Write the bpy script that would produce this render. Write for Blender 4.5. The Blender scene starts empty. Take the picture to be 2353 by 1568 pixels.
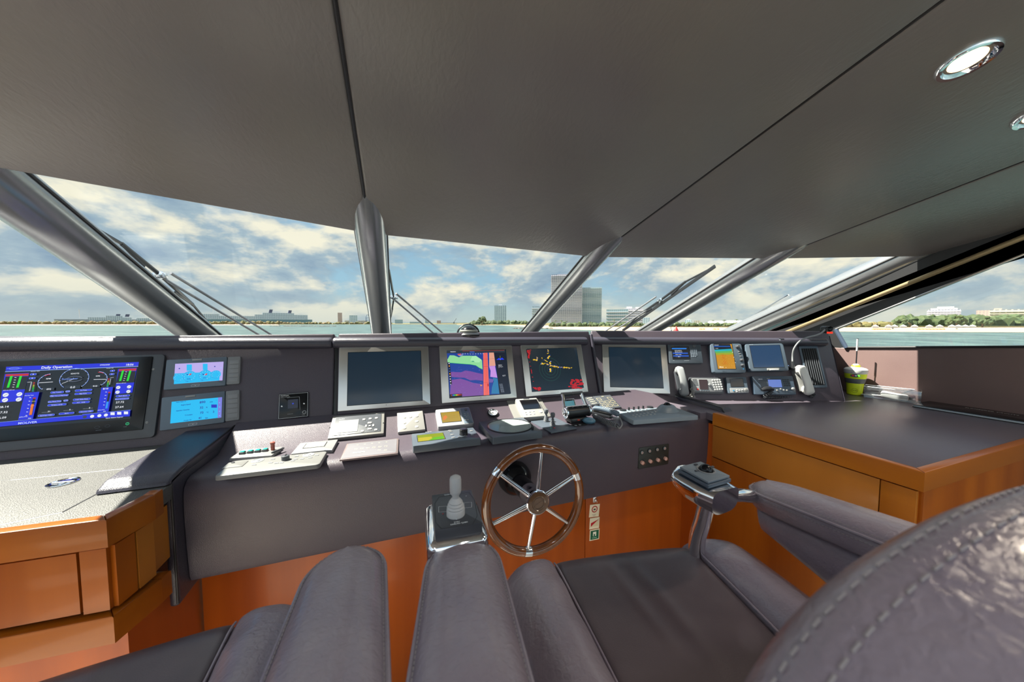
import bpy, bmesh, math, random
from math import sin, cos, tan, radians, pi, atan
from mathutils import Vector as V, Matrix as M
# ---------------- camera, world, sun, exposure ----------------
F, U0, V0 = 760.0, 1176.5, 784.0
EYE = V((0, 0, 1.35)); YAW = radians(19.6); PITCH = atan(43/F)
sc = bpy.context.scene; C = sc.collection
cam = bpy.data.objects.new('camera', bpy.data.cameras.new('camera')); C.objects.link(cam)
cam.location = EYE; cam.rotation_euler = (pi/2-PITCH, 0, -YAW)
cam.data.sensor_width = 36; cam.data.lens = 36*F/2353; cam.data.clip_start = .01; cam.data.clip_end = 20000
cam.data.dof.use_dof = True; cam.data.dof.focus_distance = 1.7; cam.data.dof.aperture_fstop = 5
sc.camera = cam
sc.view_settings.view_transform = 'Standard'; sc.view_settings.look = 'None'
sc.view_settings.exposure = 0.0; sc.view_settings.gamma = 1; sc.view_settings.use_curve_mapping = False

w = bpy.data.worlds.new('sky'); sc.world = w; w.use_nodes = True
nt = w.node_tree; nt.nodes.clear()
def N(t, typ, **k):
    n = t.nodes.new(typ)
    for a, b in k.items():
        if a in n.inputs.keys() if isinstance(a, str) else False: n.inputs[a].default_value = b
        else: setattr(n, a, b)
    return n
def L(t, a, b): t.links.new(a, b)
def ramp(t, stops, interp='LINEAR'):
    n = t.nodes.new('ShaderNodeValToRGB'); n.color_ramp.interpolation = interp
    e = n.color_ramp.elements
    while len(e) < len(stops): e.new(.5)
    for i, (p, c) in enumerate(stops): e[i].position = p; e[i].color = (*c, 1) if len(c) == 3 else c
    return n
def math_(t, op, a, b=None):
    n = t.nodes.new('ShaderNodeMath'); n.operation = op
    for i, x in enumerate((a, b)):
        if x is None: continue
        if isinstance(x, (int, float)): n.inputs[i].default_value = x
        else: t.links.new(x, n.inputs[i])
    return n.outputs[0]
tc = nt.nodes.new('ShaderNodeTexCoord'); sep = nt.nodes.new('ShaderNodeSeparateXYZ'); L(nt, tc.outputs['Generated'], sep.inputs[0])
def cloud_noise(dz, scale, det=8):
    m_ = nt.nodes.new('ShaderNodeMapping'); m_.inputs['Scale'].default_value = (1, 1, 2.3); m_.inputs['Location'].default_value = (1.3, .4, 2.1+dz); L(nt, tc.outputs['Generated'], m_.inputs[0])
    n = nt.nodes.new('ShaderNodeTexNoise'); n.inputs['Scale'].default_value = scale; n.inputs['Detail'].default_value = det; n.inputs['Roughness'].default_value = .57; n.inputs['Distortion'].default_value = .15
    L(nt, m_.outputs[0], n.inputs['Vector']); return n.outputs[0]
na = cloud_noise(0, 3.4); nb_ = cloud_noise(.075, 3.4)
cov = ramp(nt, [(.40, (0, 0, 0)), (.50, (1, 1, 1))]); L(nt, na, cov.inputs[0])
shade = math_(nt, 'ADD', math_(nt, 'MULTIPLY', math_(nt, 'SUBTRACT', na, nb_), 3.2), .50)
cl = ramp(nt, [(0.10, (.30, .42, .56)), (.42, (.44, .56, .65)), (.58, (.74, .76, .72)), (.82, (1.05, .98, .80))]); L(nt, shade, cl.inputs[0])
sky = ramp(nt, [(0.0, (.55, .70, .70)), (.10, (.40, .64, .80)), (.5, (.24, .44, .72)), (1.0, (.18, .36, .66))]); L(nt, sep.outputs[2], sky.inputs[0])
mx = nt.nodes.new('ShaderNodeMixRGB'); L(nt, cov.outputs[0], mx.inputs[0]); L(nt, sky.outputs[0], mx.inputs[1]); L(nt, cl.outputs[0], mx.inputs[2])
hz = ramp(nt, [(0.0, (.6, .6, .6)), (.10, (0, 0, 0))]); L(nt, sep.outputs[2], hz.inputs[0])
mh = nt.nodes.new('ShaderNodeMixRGB'); L(nt, hz.outputs[0], mh.inputs[0]); L(nt, mx.outputs[0], mh.inputs[1]); mh.inputs[2].default_value = (.62, .68, .66, 1)
# sky strength raised overhead and astern, out of view, added to light the cabin
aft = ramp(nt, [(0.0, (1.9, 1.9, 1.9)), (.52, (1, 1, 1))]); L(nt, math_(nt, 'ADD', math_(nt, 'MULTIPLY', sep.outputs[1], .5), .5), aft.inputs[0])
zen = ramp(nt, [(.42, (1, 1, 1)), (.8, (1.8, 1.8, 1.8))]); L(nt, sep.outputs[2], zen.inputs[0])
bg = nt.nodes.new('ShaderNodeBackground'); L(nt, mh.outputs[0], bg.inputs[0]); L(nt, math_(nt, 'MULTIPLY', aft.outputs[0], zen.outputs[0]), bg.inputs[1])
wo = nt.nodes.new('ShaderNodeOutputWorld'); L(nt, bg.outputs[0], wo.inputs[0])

SUN_AZ, SUN_EL = -60, 56
sl = bpy.data.lights.new('sun', 'SUN'); sl.energy = 24; sl.angle = radians(.6); sl.color = (1, .93, .82)
so = bpy.data.objects.new('sun', sl); C.objects.link(so)
sd = V((sin(radians(SUN_AZ))*cos(radians(SUN_EL)), cos(radians(SUN_AZ))*cos(radians(SUN_EL)), sin(radians(SUN_EL))))
so.rotation_euler = sd.to_track_quat('Z', 'Y').to_euler(); so.location = sd*30

# ---------------- pixel rays -> real surfaces ----------------
CR = cam.rotation_euler.to_matrix()
def ray(u, v): return CR @ V(((u-U0)/F, -(v-V0)/F, -1))
class PL:
    def __init__(s, p, n, ux=None):
        s.p = V(p); s.n = V(n).normalized()
        s.ux = (V(ux) if ux else V((0, 0, 1)).cross(s.n)).normalized(); s.uy = s.n.cross(s.ux)
    def off(s, t): return PL(s.p+s.n*t, s.n, s.ux)
    def hit(s, u, v):
        r = ray(u, v); return EYE + r*((s.p-EYE).dot(s.n)/r.dot(s.n))
def frame(o, x, y, z):
    m = M.Identity(4)
    for i, a in enumerate((x, y, z)):
        for j in range(3): m[j][i] = a[j]
    for j in range(3): m[j][3] = o[j]
    return m
def quad(pl, t, tl, tr, br, bl):
    P = pl.off(t); a, b, c, d = [P.hit(*q) for q in (tl, tr, br, bl)]
    x = ((b-a)+(c-d))/2; wd = x.length; x.normalize()
    y = pl.n.cross(x); h = abs((((a-d)+(b-c))/2).dot(y))
    return frame((a+b+c+d)/4 - pl.n*t, x, y, pl.n), wd, h
def loc(fr, t, u, v):
    P = PL(fr.translation + fr.col[2].xyz*t, fr.col[2].xyz)
    q = fr.inverted() @ P.hit(u, v); return q.x, q.y

# ---------------- mesh builder ----------------
random.seed(4)
class B:
    def __init__(s): s.bm = bmesh.new(); s.ms = []
    def mi(s, m):
        if m not in s.ms: s.ms.append(m)
        return s.ms.index(m)
    def merge(s, t, m, mat=None):
        k = s.mi(m); mp = {}
        for v in t.verts: mp[v] = s.bm.verts.new(mat @ v.co if mat else v.co)
        for f in t.faces:
            try: g = s.bm.faces.new([mp[v] for v in f.verts]); g.material_index = k
            except ValueError: pass
        t.free(); return s
    def box(s, c, sz, m, r=0, seg=2, rot=None):
        t = bmesh.new(); bmesh.ops.create_cube(t, size=1)
        for v in t.verts: v.co = V((v.co.x*sz[0], v.co.y*sz[1], v.co.z*sz[2]))
        if r > 0: bmesh.ops.bevel(t, geom=t.edges[:], offset=min(r, min(sz)*.49), segments=seg, affect='EDGES', profile=.5)
        mt = M.Translation(V(c)) @ (rot.to_4x4() if rot else M.Identity(4))
        return s.merge(t, m, mt)
    def plate(s, w, h, t, m, rc=.005, r=.001, c=(0, 0, 0), seg=4):      # rounded-corner plate rising from z=c.z
        pts = []
        rc = min(rc, w*.49, h*.49)
        for cx_, cy_, a0 in ((w/2-rc, h/2-rc, 0), (-w/2+rc, h/2-rc, 90), (-w/2+rc, -h/2+rc, 180), (w/2-rc, -h/2+rc, 270)):
            for i in range(seg+1):
                a = radians(a0+90*i/seg); pts.append((c[0]+cx_+rc*cos(a), c[1]+cy_+rc*sin(a)))
        return s.prism(pts, c[2], c[2]+t, m, r)
    def prism(s, poly, z0, z1, m, r=0, mat=None):
        t = bmesh.new(); A = [t.verts.new((x, y, z0)) for x, y in poly]; Bv = [t.verts.new((x, y, z1)) for x, y in poly]
        n = len(poly); t.faces.new(A[::-1]); top = t.faces.new(Bv)
        for i in range(n): t.faces.new((A[i], A[(i+1) % n], Bv[(i+1) % n], Bv[i]))
        bmesh.ops.recalc_face_normals(t, faces=t.faces[:])
        if r > 0: bmesh.ops.bevel(t, geom=list(top.edges), offset=r, segments=2, affect='EDGES', profile=.5)
        return s.merge(t, m, mat)
    def lathe(s, prof, m, n=28, mat=None, cap=True):
        t = bmesh.new(); R = []
        for rr, z in prof: R.append([t.verts.new((max(rr, 1e-5)*cos(2*pi*i/n), max(rr, 1e-5)*sin(2*pi*i/n), z)) for i in range(n)])
        for a, b in zip(R, R[1:]):
            for i in range(n): t.faces.new((a[i], a[(i+1) % n], b[(i+1) % n], b[i]))
        if cap: t.faces.new(R[0][::-1]); t.faces.new(R[-1])
        return s.merge(t, m, mat)
    def cyl(s, c, r, h, m, n=24, bev=0, mat=None, r2=None):
        r2 = r if r2 is None else r2; b = min(bev, h*.45, r*.45)
        pr = [(r, 0), (r2, h)] if not b else [(r, 0), (r2, h-b), (r2-b*.3, h-b*.3), (r2-b, h)]
        return s.lathe(pr, m, n, (mat or M.Identity(4)) @ M.Translation(V(c)))
    def loft(s, rings, m, caps=True, closed=False):
        t = bmesh.new(); R = [[t.verts.new(p) for p in r] for r in rings]; n = len(R[0])
        pr = list(zip(R, R[1:])) + ([(R[-1], R[0])] if closed else [])
        for a, b in pr:
            for i in range(n): t.faces.new((a[i], a[(i+1) % n], b[(i+1) % n], b[i]))
        if caps and not closed: t.faces.new(R[0][::-1]); t.faces.new(R[-1])
        bmesh.ops.recalc_face_normals(t, faces=t.faces[:])
        return s.merge(t, m)
    def tube(s, pts, r, m, n=10, closed=False, caps=True, flat=1, up=None):
        pts = [V(p) for p in pts]; k = len(pts); rings = []; prev = None
        for i, p in enumerate(pts):
            if closed: d = pts[(i+1) % k]-pts[i-1]
            else: d = pts[min(i+1, k-1)]-pts[max(i-1, 0)]
            d.normalize()
            if prev is None:
                u = V(up) if up else (V((0, 0, 1)) if abs(d.z) < .9 else V((1, 0, 0)))
            else: u = prev
            u = (u-d*u.dot(d)).normalized(); prev = u; q = d.cross(u)
            rr = r[i] if isinstance(r, (list, tuple)) else r
            rings.append([p+u*rr*flat*sin(2*pi*j/n)+q*rr*cos(2*pi*j/n) for j in range(n)])
        return s.loft(rings, m, caps, closed)
    def ball(s, c, r, m, sc_=(1, 1, 1), n=16, mat=None):
        t = bmesh.new(); bmesh.ops.create_uvsphere(t, u_segments=n, v_segments=max(6, n*2//3), radius=r)
        for v in t.verts: v.co = V((v.co.x*sc_[0], v.co.y*sc_[1], v.co.z*sc_[2]))+V(c)
        return s.merge(t, m, mat)
    def poly(s, pts, m):
        k = s.mi(m); f = s.bm.faces.new([s.bm.verts.new(p) for p in pts]); f.material_index = k; return s
    def ingot(s, ol, prof, m, mat=None):                    # closed plan outline, rings of (inset, z)
        n = len(ol); c = [V(p) for p in ol]; nr = []
        ar = sum(c[i].x*c[(i+1) % n].y-c[(i+1) % n].x*c[i].y for i in range(n))
        for i in range(n):
            d = (c[(i+1) % n]-c[i-1]).normalized(); q = V((-d.y, d.x)); nr.append(q if ar > 0 else -q)
        rings = [[(c[i].x+nr[i].x*a, c[i].y+nr[i].y*a, z) for i in range(n)] for a, z in prof]
        t = bmesh.new(); R = [[t.verts.new(p) for p in r] for r in rings]
        for a, b in zip(R, R[1:]):
            for i in range(n): t.faces.new((a[i], a[(i+1) % n], b[(i+1) % n], b[i]))
        t.faces.new(R[0][::-1]); t.faces.new(R[-1]); bmesh.ops.recalc_face_normals(t, faces=t.faces[:])
        return s.merge(t, m, mat)
    def build(s, name, parent=None, fr=None, ang=38, **tags):
        me = bpy.data.meshes.new(name); s.bm.to_mesh(me); s.bm.free()
        for m in s.ms: me.materials.append(m)
        me.polygons.foreach_set('use_smooth', [True]*len(me.polygons))
        try: me.set_sharp_from_angle(angle=radians(ang))
        except Exception: pass
        o = bpy.data.objects.new(name, me); C.objects.link(o)
        if parent: o.parent = parent
        if fr is not None: o.matrix_local = fr
        for k, x in tags.items():
            if x: o[k] = x
        return o
def thing(name, label, cat, fr=None, group=None, parent=None):
    o = bpy.data.objects.new(name, None); C.objects.link(o); o.empty_display_size = .02
    if fr is not None: o.matrix_world = fr if isinstance(fr, M) else M.Translation(V(fr))
    o['label'] = label; o['category'] = cat
    if group: o['group'] = group
    return o
def copyp(o, parent, x=0, y=0, z=0, name=None):
    c = o.copy(); C.objects.link(c); c.parent = parent; c.location = (x, y, z); return c

# ---------------- materials ----------------
MC = {}
def mat(name, col, rough=.5, metal=0, bump=None, var=None, coat=0, spec=.5, emis=None, es=1, aniso=None):
    if name in MC: return MC[name]
    m = bpy.data.materials.new(name); m.use_nodes = True; t = m.node_tree; p = t.nodes['Principled BSDF']; MC[name] = m
    p.inputs['Base Color'].default_value = (*col, 1); p.inputs['Roughness'].default_value = rough; p.inputs['Metallic'].default_value = metal
    p.inputs['Coat Weight'].default_value = coat; p.inputs['Coat Roughness'].default_value = .08; p.inputs['Specular IOR Level'].default_value = spec
    if emis: p.inputs['Emission Color'].default_value = (*emis, 1); p.inputs['Emission Strength'].default_value = es
    tcn = t.nodes.new('ShaderNodeTexCoord')
    if bump:
        kind, scale, strength = bump[:3]
        mpn = t.nodes.new('ShaderNodeMapping'); L(t, tcn.outputs['Object'], mpn.inputs[0])
        if len(bump) > 3: mpn.inputs['Scale'].default_value = bump[3]
        if kind == 'v': n = t.nodes.new('ShaderNodeTexVoronoi'); n.feature = 'DISTANCE_TO_EDGE'; out = n.outputs['Distance']
        else: n = t.nodes.new('ShaderNodeTexNoise'); n.inputs['Detail'].default_value = 5; n.inputs['Distortion'].default_value = .6; out = n.outputs[0]
        n.inputs['Scale'].default_value = scale; L(t, mpn.outputs[0], n.inputs['Vector'])
        b = t.nodes.new('ShaderNodeBump'); b.inputs['Strength'].default_value = strength; b.inputs['Distance'].default_value = .002
        L(t, out, b.inputs['Height']); L(t, b.outputs[0], p.inputs['Normal'])
    if var:
        c2, scale = var[:2]
        n = t.nodes.new('ShaderNodeTexNoise'); n.inputs['Scale'].default_value = scale; n.inputs['Detail'].default_value = 6
        mpn = t.nodes.new('ShaderNodeMapping'); L(t, tcn.outputs['Object'], mpn.inputs[0]); L(t, mpn.outputs[0], n.inputs['Vector'])
        if len(var) > 2: mpn.inputs['Scale'].default_value = var[2]
        r_ = ramp(t, [(.35, col), (.68, c2)]); L(t, n.outputs[0], r_.inputs[0]); L(t, r_.outputs[0], p.inputs['Base Color'])
    return m
def wood(name, c1, c2, sc_, coat=.6):
    return mat(name, c1, .32, spec=.25, var=(c2, 6, sc_), coat=coat*.6, bump=('n', 30, .05, sc_))
LEA = mat('dash_leather', (.052, .042, .060), .42, bump=('v', 330, .35), var=((.066, .050, .062), 3))
LEAD = mat('dash_leather_edge', (.036, .033, .048), .32, bump=('v', 330, .35))
VIN = mat('grey_speckled_vinyl', (.088, .086, .081), .6, bump=('v', 260, .6), var=((.055, .054, .052), 260))
CEIL = mat('ceiling_leather', (.195, .18, .168), .30, bump=('n', 75, .55, (1, .45, 1)), var=((.17, .152, .155), 2))
CHL = mat('chair_leather', (.245, .205, .25), .26, bump=('n', 120, .8), var=((.31, .265, .30), 7), coat=.18)
CHD = mat('chair_leather_panel', (.075, .055, .064), .36, bump=('v', 330, .12), var=((.105, .080, .088), 9))
STI = mat('stitching_thread', (.30, .27, .27), .7)
PIP = mat('black_piping', (.012, .012, .014), .4)
WD = wood('cherry_wood', (.34, .088, .005), (.22, .048, .003), (1.2, 1.2, .08), .25)
WDH = wood('cherry_wood_rail', (.38, .115, .007), (.25, .062, .004), (.1, 1, 1), .35)
WDY = wood('cherry_wood_rail_fore_aft', (.42, .140, .012), (.28, .075, .006), (1, .1, 1), .35)
WDP = wood('honey_wood_panel', (.46, .175, .026), (.36, .125, .016), (1, .5, .12), .2)
WDK = wood('kneehole_wood', (.42, .085, .008), (.30, .055, .006), (1.5, 1, .06), .15)
WDR = mat('varnished_wheel_wood', (.20, .060, .010), .12, var=((.09, .028, .007), 14, (1, 1, 1)), coat=1)
CHR = mat('chrome', (.86, .87, .9), .06, 1)
STE = mat('brushed_steel', (.62, .60, .57), .30, 1, bump=('n', 60, .06, (.05, 1, 1)))
ALU = mat('pillar_satin', (.34, .35, .36), .24, .75)
BLK = mat('black_plastic', (.014, .015, .018), .32)
BLG = mat('black_gloss', (.005, .006, .008), .16, spec=.3)
DGR = mat('dark_grey_plastic', (.055, .06, .07), .38)
BGR = mat('blue_grey_plastic', (.085, .115, .15), .34)
GRY = mat('grey_plastic', (.24, .25, .26), .42)
LGR = mat('light_grey_plastic', (.24, .24, .235), .4)
WHT = mat('white_plastic', (.60, .60, .58), .35)
RED = mat('red_plastic', (.65, .02, .015), .35)
GRN = mat('green_button', (.02, .42, .30), .25)
BRT = mat('amber_clear_cover', (.75, .42, .34), .15, coat=.5)
RUB = mat('rubber_grey', (.09, .10, .115), .55)
DK = mat('gap_black', (.004, .004, .004), .9)
KEY = mat('key_grey', (.30, .31, .31), .45)
KEYW = mat('key_white', (.40, .385, .35), .4)
EM = {}
def em(hexc, s=1.0, rough=.2):
    k = (hexc, s)
    if k in EM: return EM[k]
    c = [int(hexc[i:i+2], 16)/255 for i in (0, 2, 4)]; c = [(x/12.92 if x < .04 else ((x+.055)/1.055)**2.4) for x in c]
    EM[k] = mat('screen_'+hexc+('' if s == 1 else '_dim'), (.004, .004, .005), rough, emis=c, es=s); return EM[k]
def paint(hexc, rough=.5):
    k = ('p', hexc)
    if k in EM: return EM[k]
    c = [int(hexc[i:i+2], 16)/255 for i in (0, 2, 4)]; c = [(x/12.92 if x < .04 else ((x+.055)/1.055)**2.4) for x in c]
    EM[k] = mat('print_'+hexc, c, rough); return EM[k]
def clearmat(name, tint, gl=.07, rough=.02):
    m = bpy.data.materials.new(name); m.use_nodes = True; t = m.node_tree; t.nodes.clear()
    a = t.nodes.new('ShaderNodeBsdfTransparent'); a.inputs[0].default_value = (*tint, 1)
    g = t.nodes.new('ShaderNodeBsdfGlossy'); g.inputs['Roughness'].default_value = rough
    x = t.nodes.new('ShaderNodeMixShader'); x.inputs[0].default_value = gl
    o = t.nodes.new('ShaderNodeOutputMaterial'); L(t, a.outputs[0], x.inputs[1]); L(t, g.outputs[0], x.inputs[2]); L(t, x.outputs[0], o.inputs[0]); return m
GLASS = clearmat('window_glass', (.96, .98, .97), .035)
ACR = clearmat('clear_acrylic', (.93, .94, .95), .16, .05)

# ---------------- drawings on screens and plates ----------------
_fc = bpy.data.curves.new('lettering', 'FONT')
def text_bm(s_, h, bold=0):
    cu = bpy.data.curves.new('t', 'FONT'); cu.body = s_; cu.size = h/.72; cu.resolution_u = 2; cu.offset = bold*h
    o = bpy.data.objects.new('t', cu); me = bpy.data.meshes.new_from_object(o); t = bmesh.new(); t.from_mesh(me)
    bpy.data.objects.remove(o); bpy.data.meshes.remove(me); bpy.data.curves.remove(cu)
    return t
class Draw(B):
    """flat drawing at height z of a frame; coordinates through f(px,py) -> local xy"""
    def __init__(s, fr, t, f=None):
        super().__init__(); s.fr = fr; s.t = t; s.f = f or (lambda x, y: (x, y)); s.k = 0
    def xy(s, p): u, v = s.f(*p); return loc(s.fr, s.t, u, v)
    def z(s): s.k += 1; return s.t+.00012*s.k**.75
    def pl(s, pts, m): z = s.z(); s.poly([(*s.xy(p), z) for p in pts], m)
    def rc(s, x0, y0, x1, y1, m): s.pl([(x0, y1), (x1, y1), (x1, y0), (x0, y0)], m)
    def lpoly(s, pts, m): z = s.z(); s.poly([(x, y, z) for x, y in pts], m)
    def lrect(s, cx_, cy_, w_, h_, m): s.lpoly([(cx_-w_/2, cy_-h_/2), (cx_+w_/2, cy_-h_/2), (cx_+w_/2, cy_+h_/2), (cx_-w_/2, cy_+h_/2)], m)
    def pill(s, p, w_, h_, m, m2=None, e=.0006):
        x, y = s.xy(p)
        for mm, g in (((m2, 0), (m, e)) if m2 else ((m, 0),)):
            r = h_/2-g; W2 = w_/2-g; pts = [(x+(W2-r)*sx+r*cos(radians(a)), y+r*sin(radians(a))) for sx, a0 in ((1, -90), (-1, 90)) for a in range(a0, a0+181, 30)]
            s.lpoly(pts, mm)
    def line(s, pts, wd, m, local=False):
        z = s.z(); P = [V(p) if local else V(s.xy(p)) for p in pts]
        for a, b in zip(P, P[1:]):
            d = (b-a)
            if d.length < 1e-7: continue
            d.normalize(); q = V((-d.y, d.x))*wd/2
            s.poly([(a.x-q.x, a.y-q.y, z), (b.x-q.x, b.y-q.y, z), (b.x+q.x, b.y+q.y, z), (a.x+q.x, a.y+q.y, z)], m)
    def arc(s, c, r, wd, m, a0=0, a1=360, n=40, local=False, ry=None):
        x, y = c if local else s.xy(c); ry = ry or r; z = s.z()
        A = [radians(a0+(a1-a0)*i/n) for i in range(n+1)]
        for a, b in zip(A, A[1:]):
            s.poly([(x+cos(a)*(r-wd/2), y+sin(a)*(ry-wd/2), z), (x+cos(a)*(r+wd/2), y+sin(a)*(ry+wd/2), z), (x+cos(b)*(r+wd/2), y+sin(b)*(ry+wd/2), z), (x+cos(b)*(r-wd/2), y+sin(b)*(ry-wd/2), z)], m)
    def disc(s, c, r, m, local=False, n=24, ry=None):
        x, y = c if local else s.xy(c); ry = ry or r; s.lpoly([(x+r*cos(2*pi*i/n), y+ry*sin(2*pi*i/n)) for i in range(n)], m)
    def tx(s, p, str_, h, m, bold=.022, local=False, al='l', rot=0, sx=1):
        x, y = p if local else s.xy(p); t = text_bm(str_, h, bold)
        if al != 'l' and t.verts:
            wd = max(v.co.x for v in t.verts)*sx; x -= wd/2 if al == 'c' else wd
        s.merge(t, m, M.Translation((x, y, s.z())) @ M.Rotation(rot, 4, 'Z') @ M.Diagonal((sx, 1, 1, 1)))
def zm(x0, y0, k): return lambda x, y: (x0+x/k, y0+y/k)
Z2 = zm(740, 760, 3.92); Z3 = zm(1300, 760, 3.5636); Z1 = zm(0, 780, 3.0154); Z5 = zm(0, 800, 6.36); Z6 = zm(360, 800, 5.8825); Z7 = zm(990, 780, 6.192); Z8 = zm(940, 1000, 3.5636); Z4 = zm(1800, 560, 3.92)
def screw(name, p, fr_parent, r=.003, z=0, m=CHR):
    b = B(); b.lathe([(r, 0), (r, .0008), (r*.6, .0015), (.0001, .0016)], m, 12); b.box((0, 0, .0016), (r*1.3, r*.25, .0004), DK)
    return b.build(name, fr_parent, M.Translation((p[0], p[1], z)))
def keys(parent, pts, w_, h_, t, m, z=0, name='key', rc=.0015, round_=False):
    o = None
    for x, y in pts:
        if o is None:
            b = B()
            if round_: b.cyl((0, 0, 0), w_/2, t, m, 16, t*.4)
            else: b.plate(w_, h_, t, m, min(rc, w_*.3, h_*.3), t*.3)
            o = b.build(name, parent, M.Translation((x, y, z)))
        else: copyp(o, parent, x, y, z)
# ---------------- main planes ----------------
T = radians(17.6)
PA = PL((0, 1.6, 1.35-.238), (0, -cos(T), sin(T)), (1, 0, 0))
pB0 = PA.hit(1368, 845)+V((0, .11, 0)); A2 = radians(22)
PB = PL(pB0, (-sin(A2)*cos(T), -cos(A2)*cos(T), sin(T)), (cos(A2), -sin(A2), 0))
XW = 2.76
PW = PL((XW, 0, 0), (-1, 0, 0), (0, -1, 0))
ZD = .892                                            # helm deck height
PD = PL((0, 1.3, ZD), (0, 0, 1), (1, 0, 0))
SL = radians(24); YS = 1.395
PS = PL((0, YS, ZD), (0, -sin(SL), cos(SL)), (1, 0, 0))
PT = PL((0, 0, .91), (0, 0, 1), (1, 0, 0))           # desk tops
PK = PL((0, 1.34, 0), (0, -1, 0), (1, 0, 0))         # kneehole board
PF = PL((0, 1.2, 0), (0, -1, 0), (1, 0, 0))          # helm front face
def structure(o): o['kind'] = 'structure'; return o

# ---------------- ceiling ----------------
CD = V((0, cos(radians(13.15)), -sin(radians(13.15)))); PI_ = V((0, .905, -.4254)).normalized()
PC = PL((0, 0, 2.083), CD.cross(V((1, 0, 0))))       # points down
if PC.n.z > 0: PC = PL(PC.p, -PC.n)
s1, s2 = PC.hit(838, 457), PC.hit(1430, 545)
def facet(p, roll, side):
    l = V((cos(roll)*side, 0, -sin(roll))); n = l.cross(CD); n = n if n.z < 0 else -n
    return PL(p, n)
PCL = facet(s1, radians(3), -1); PCR = facet(s2, radians(3), 1); s3 = PCR.hit(1862, 561); PCQ = facet(s3, radians(7), 1)
def back(p, y=-1.6): return p + CD*((y-p.y)/CD.y)
def ceil_panel(pts, pl):
    b = B(); t = bmesh.new(); up = -pl.n*.03
    c = sum(pts, V())/len(pts); pts = [p+(c-p).normalized()*.0035 for p in pts]
    lo = [t.verts.new(p) for p in pts]; hi = [t.verts.new(p+up) for p in pts]; n = len(pts)
    f = t.faces.new(lo); t.faces.new(hi[::-1])
    for i in range(n): t.faces.new((lo[i], hi[i], hi[(i+1) % n], lo[(i+1) % n]))
    bmesh.ops.recalc_face_normals(t, faces=t.faces[:])
    bmesh.ops.bevel(t, geom=[e for e in f.edges], offset=.012, segments=4, affect='EDGES', profile=.5)
    b.merge(t, CEIL); return b
def S(p, v): return v
fl0 = PCL.hit(-420, 318); fl1 = PCL.hit(850, 540); fc1 = PC.hit(1378, 594); fr1 = PCR.hit(1790, 600); fq1 = PCQ.hit(2140, 591); fq2 = PCQ.hit(2353, 541)
fq3 = fq2+(fq2-fq1)*3.5
seamA = fl1; kA = back(s1); kB = back(s2); kC = back(s3)
def onseam(s_, y): return s_+CD*((y-s_.y)/CD.y)
e1, e2, e3 = onseam(s1, fl1.y), onseam(s2, fc1.y), onseam(s3, fr1.y)
root = thing('ceiling', '', '', (0, 0, 2.0)); del root['label']; del root['category']; root['kind'] = 'structure'
inv = M.Translation((0, 0, -2.0))
def cp(pts, pl):
    b = ceil_panel(pts, pl); return b.build('ceiling_panel', root, inv)
cp([fl0, e1, kA, back(fl0+V((-.3, 0, 0)))], PCL); cp([e1, e2, kB, kA], PC); cp([e2, e3, kC, kB], PCR); cp([e3, fq1, fq2, fq3, back(fq3+V((.3, 0, 0))), kC], PCQ)
for a, k in ((e1, kA), (e2, kB), (e3, kC)):
    b = B(); u = -PC.n*.006; b.tube([a+u, k+u], .0055, PIP, 8); b.build('seam_piping', root, inv)
b = B()                                               # roof skin above the lining
for pts in ([fl0, e1, kA, back(fl0)], [e1, e2, kB, kA], [e2, e3, kC, kB], [e3, fq1, fq2, fq3, back(fq3), kC]):
    b.poly([p+V((0, 0, .05)) for p in pts], GRY)
b.build('roof_skin', root, inv)

# ---------------- windscreen pillars and panes ----------------
def pillar(tip, r, dn, flat=1.0, m=ALU, L_=2.2, ry=1.0):
    up = PI_.cross(V((1, 0, 0))); up = up if up.z > 0 else -up
    ax = tip+up*r*ry
    b = B(); x = V((1, 0, 0)); rings = []
    for k in (-.55, L_):
        rings.append([ax+PI_*k+x*r*cos(2*pi*j/40)+up*r*ry*sin(2*pi*j/40) for j in range(40)])
    b.loft(rings, m)
    # dark rubber gasket strips along both sides, against the glass
    for sx in (-1, 1): b.tube([ax+x*sx*r*.99+up*.01-PI_*.3, ax+x*sx*r*.99+up*.01+PI_*L_], .006, PIP, 8)
    return b, ax
tips = [PCL.hit(-140, 384), PC.hit(841, 458), PC.hit(1427, 547), PCR.hit(1852, 566), PCQ.hit(2222, 572)]
rad = [.085, .062, .062, .072, .10]
axs = []
for i, (tp, r) in enumerate(zip(tips, rad)):
    b, ax = pillar(tp, r, 0, ry=.8 if i != 1 else 1.0)
    structure(b.build('trim_%d' % (i+1))); axs.append(ax)
# pale edge strip of the starboard screen frame
b = B(); a = PCQ.hit(2150, 590); b.tube([a, a+PI_*1.7], .014, mat('cream_frame_strip', (.72, .68, .55), .35), 10, flat=.5); structure(b.build('trim_6'))
GP = []
def pane(a, c, n):
    P = PL(a, (c-a).cross(PI_)); P = P if P.n.y > 0 else PL(a, -P.n)     # n points outside
    P = PL(a+P.n*.02, P.n); GP.append(P); o = P.n*.02
    b = B(); t = bmesh.new(); q = [a-PI_*.35+o, c-PI_*.35+o, c+PI_*1.75+o, a+PI_*1.75+o]
    lo = [t.verts.new(p) for p in q]; hi = [t.verts.new(p+P.n*.008) for p in q]
    t.faces.new(lo); t.faces.new(hi[::-1])
    for i in range(4): t.faces.new((lo[i], hi[i], hi[(i+1) % 4], lo[(i+1) % 4]))
    b.merge(t, GLASS); structure(b.build('window_%d' % n))
for i in range(4): pane(axs[i], axs[i+1], i+1)
# port side window: from the port pillar back along the side
ps0 = axs[0]; ps1 = ps0+V((-.62, -.9, .02))
pane(ps1, ps0, 5)
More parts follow.
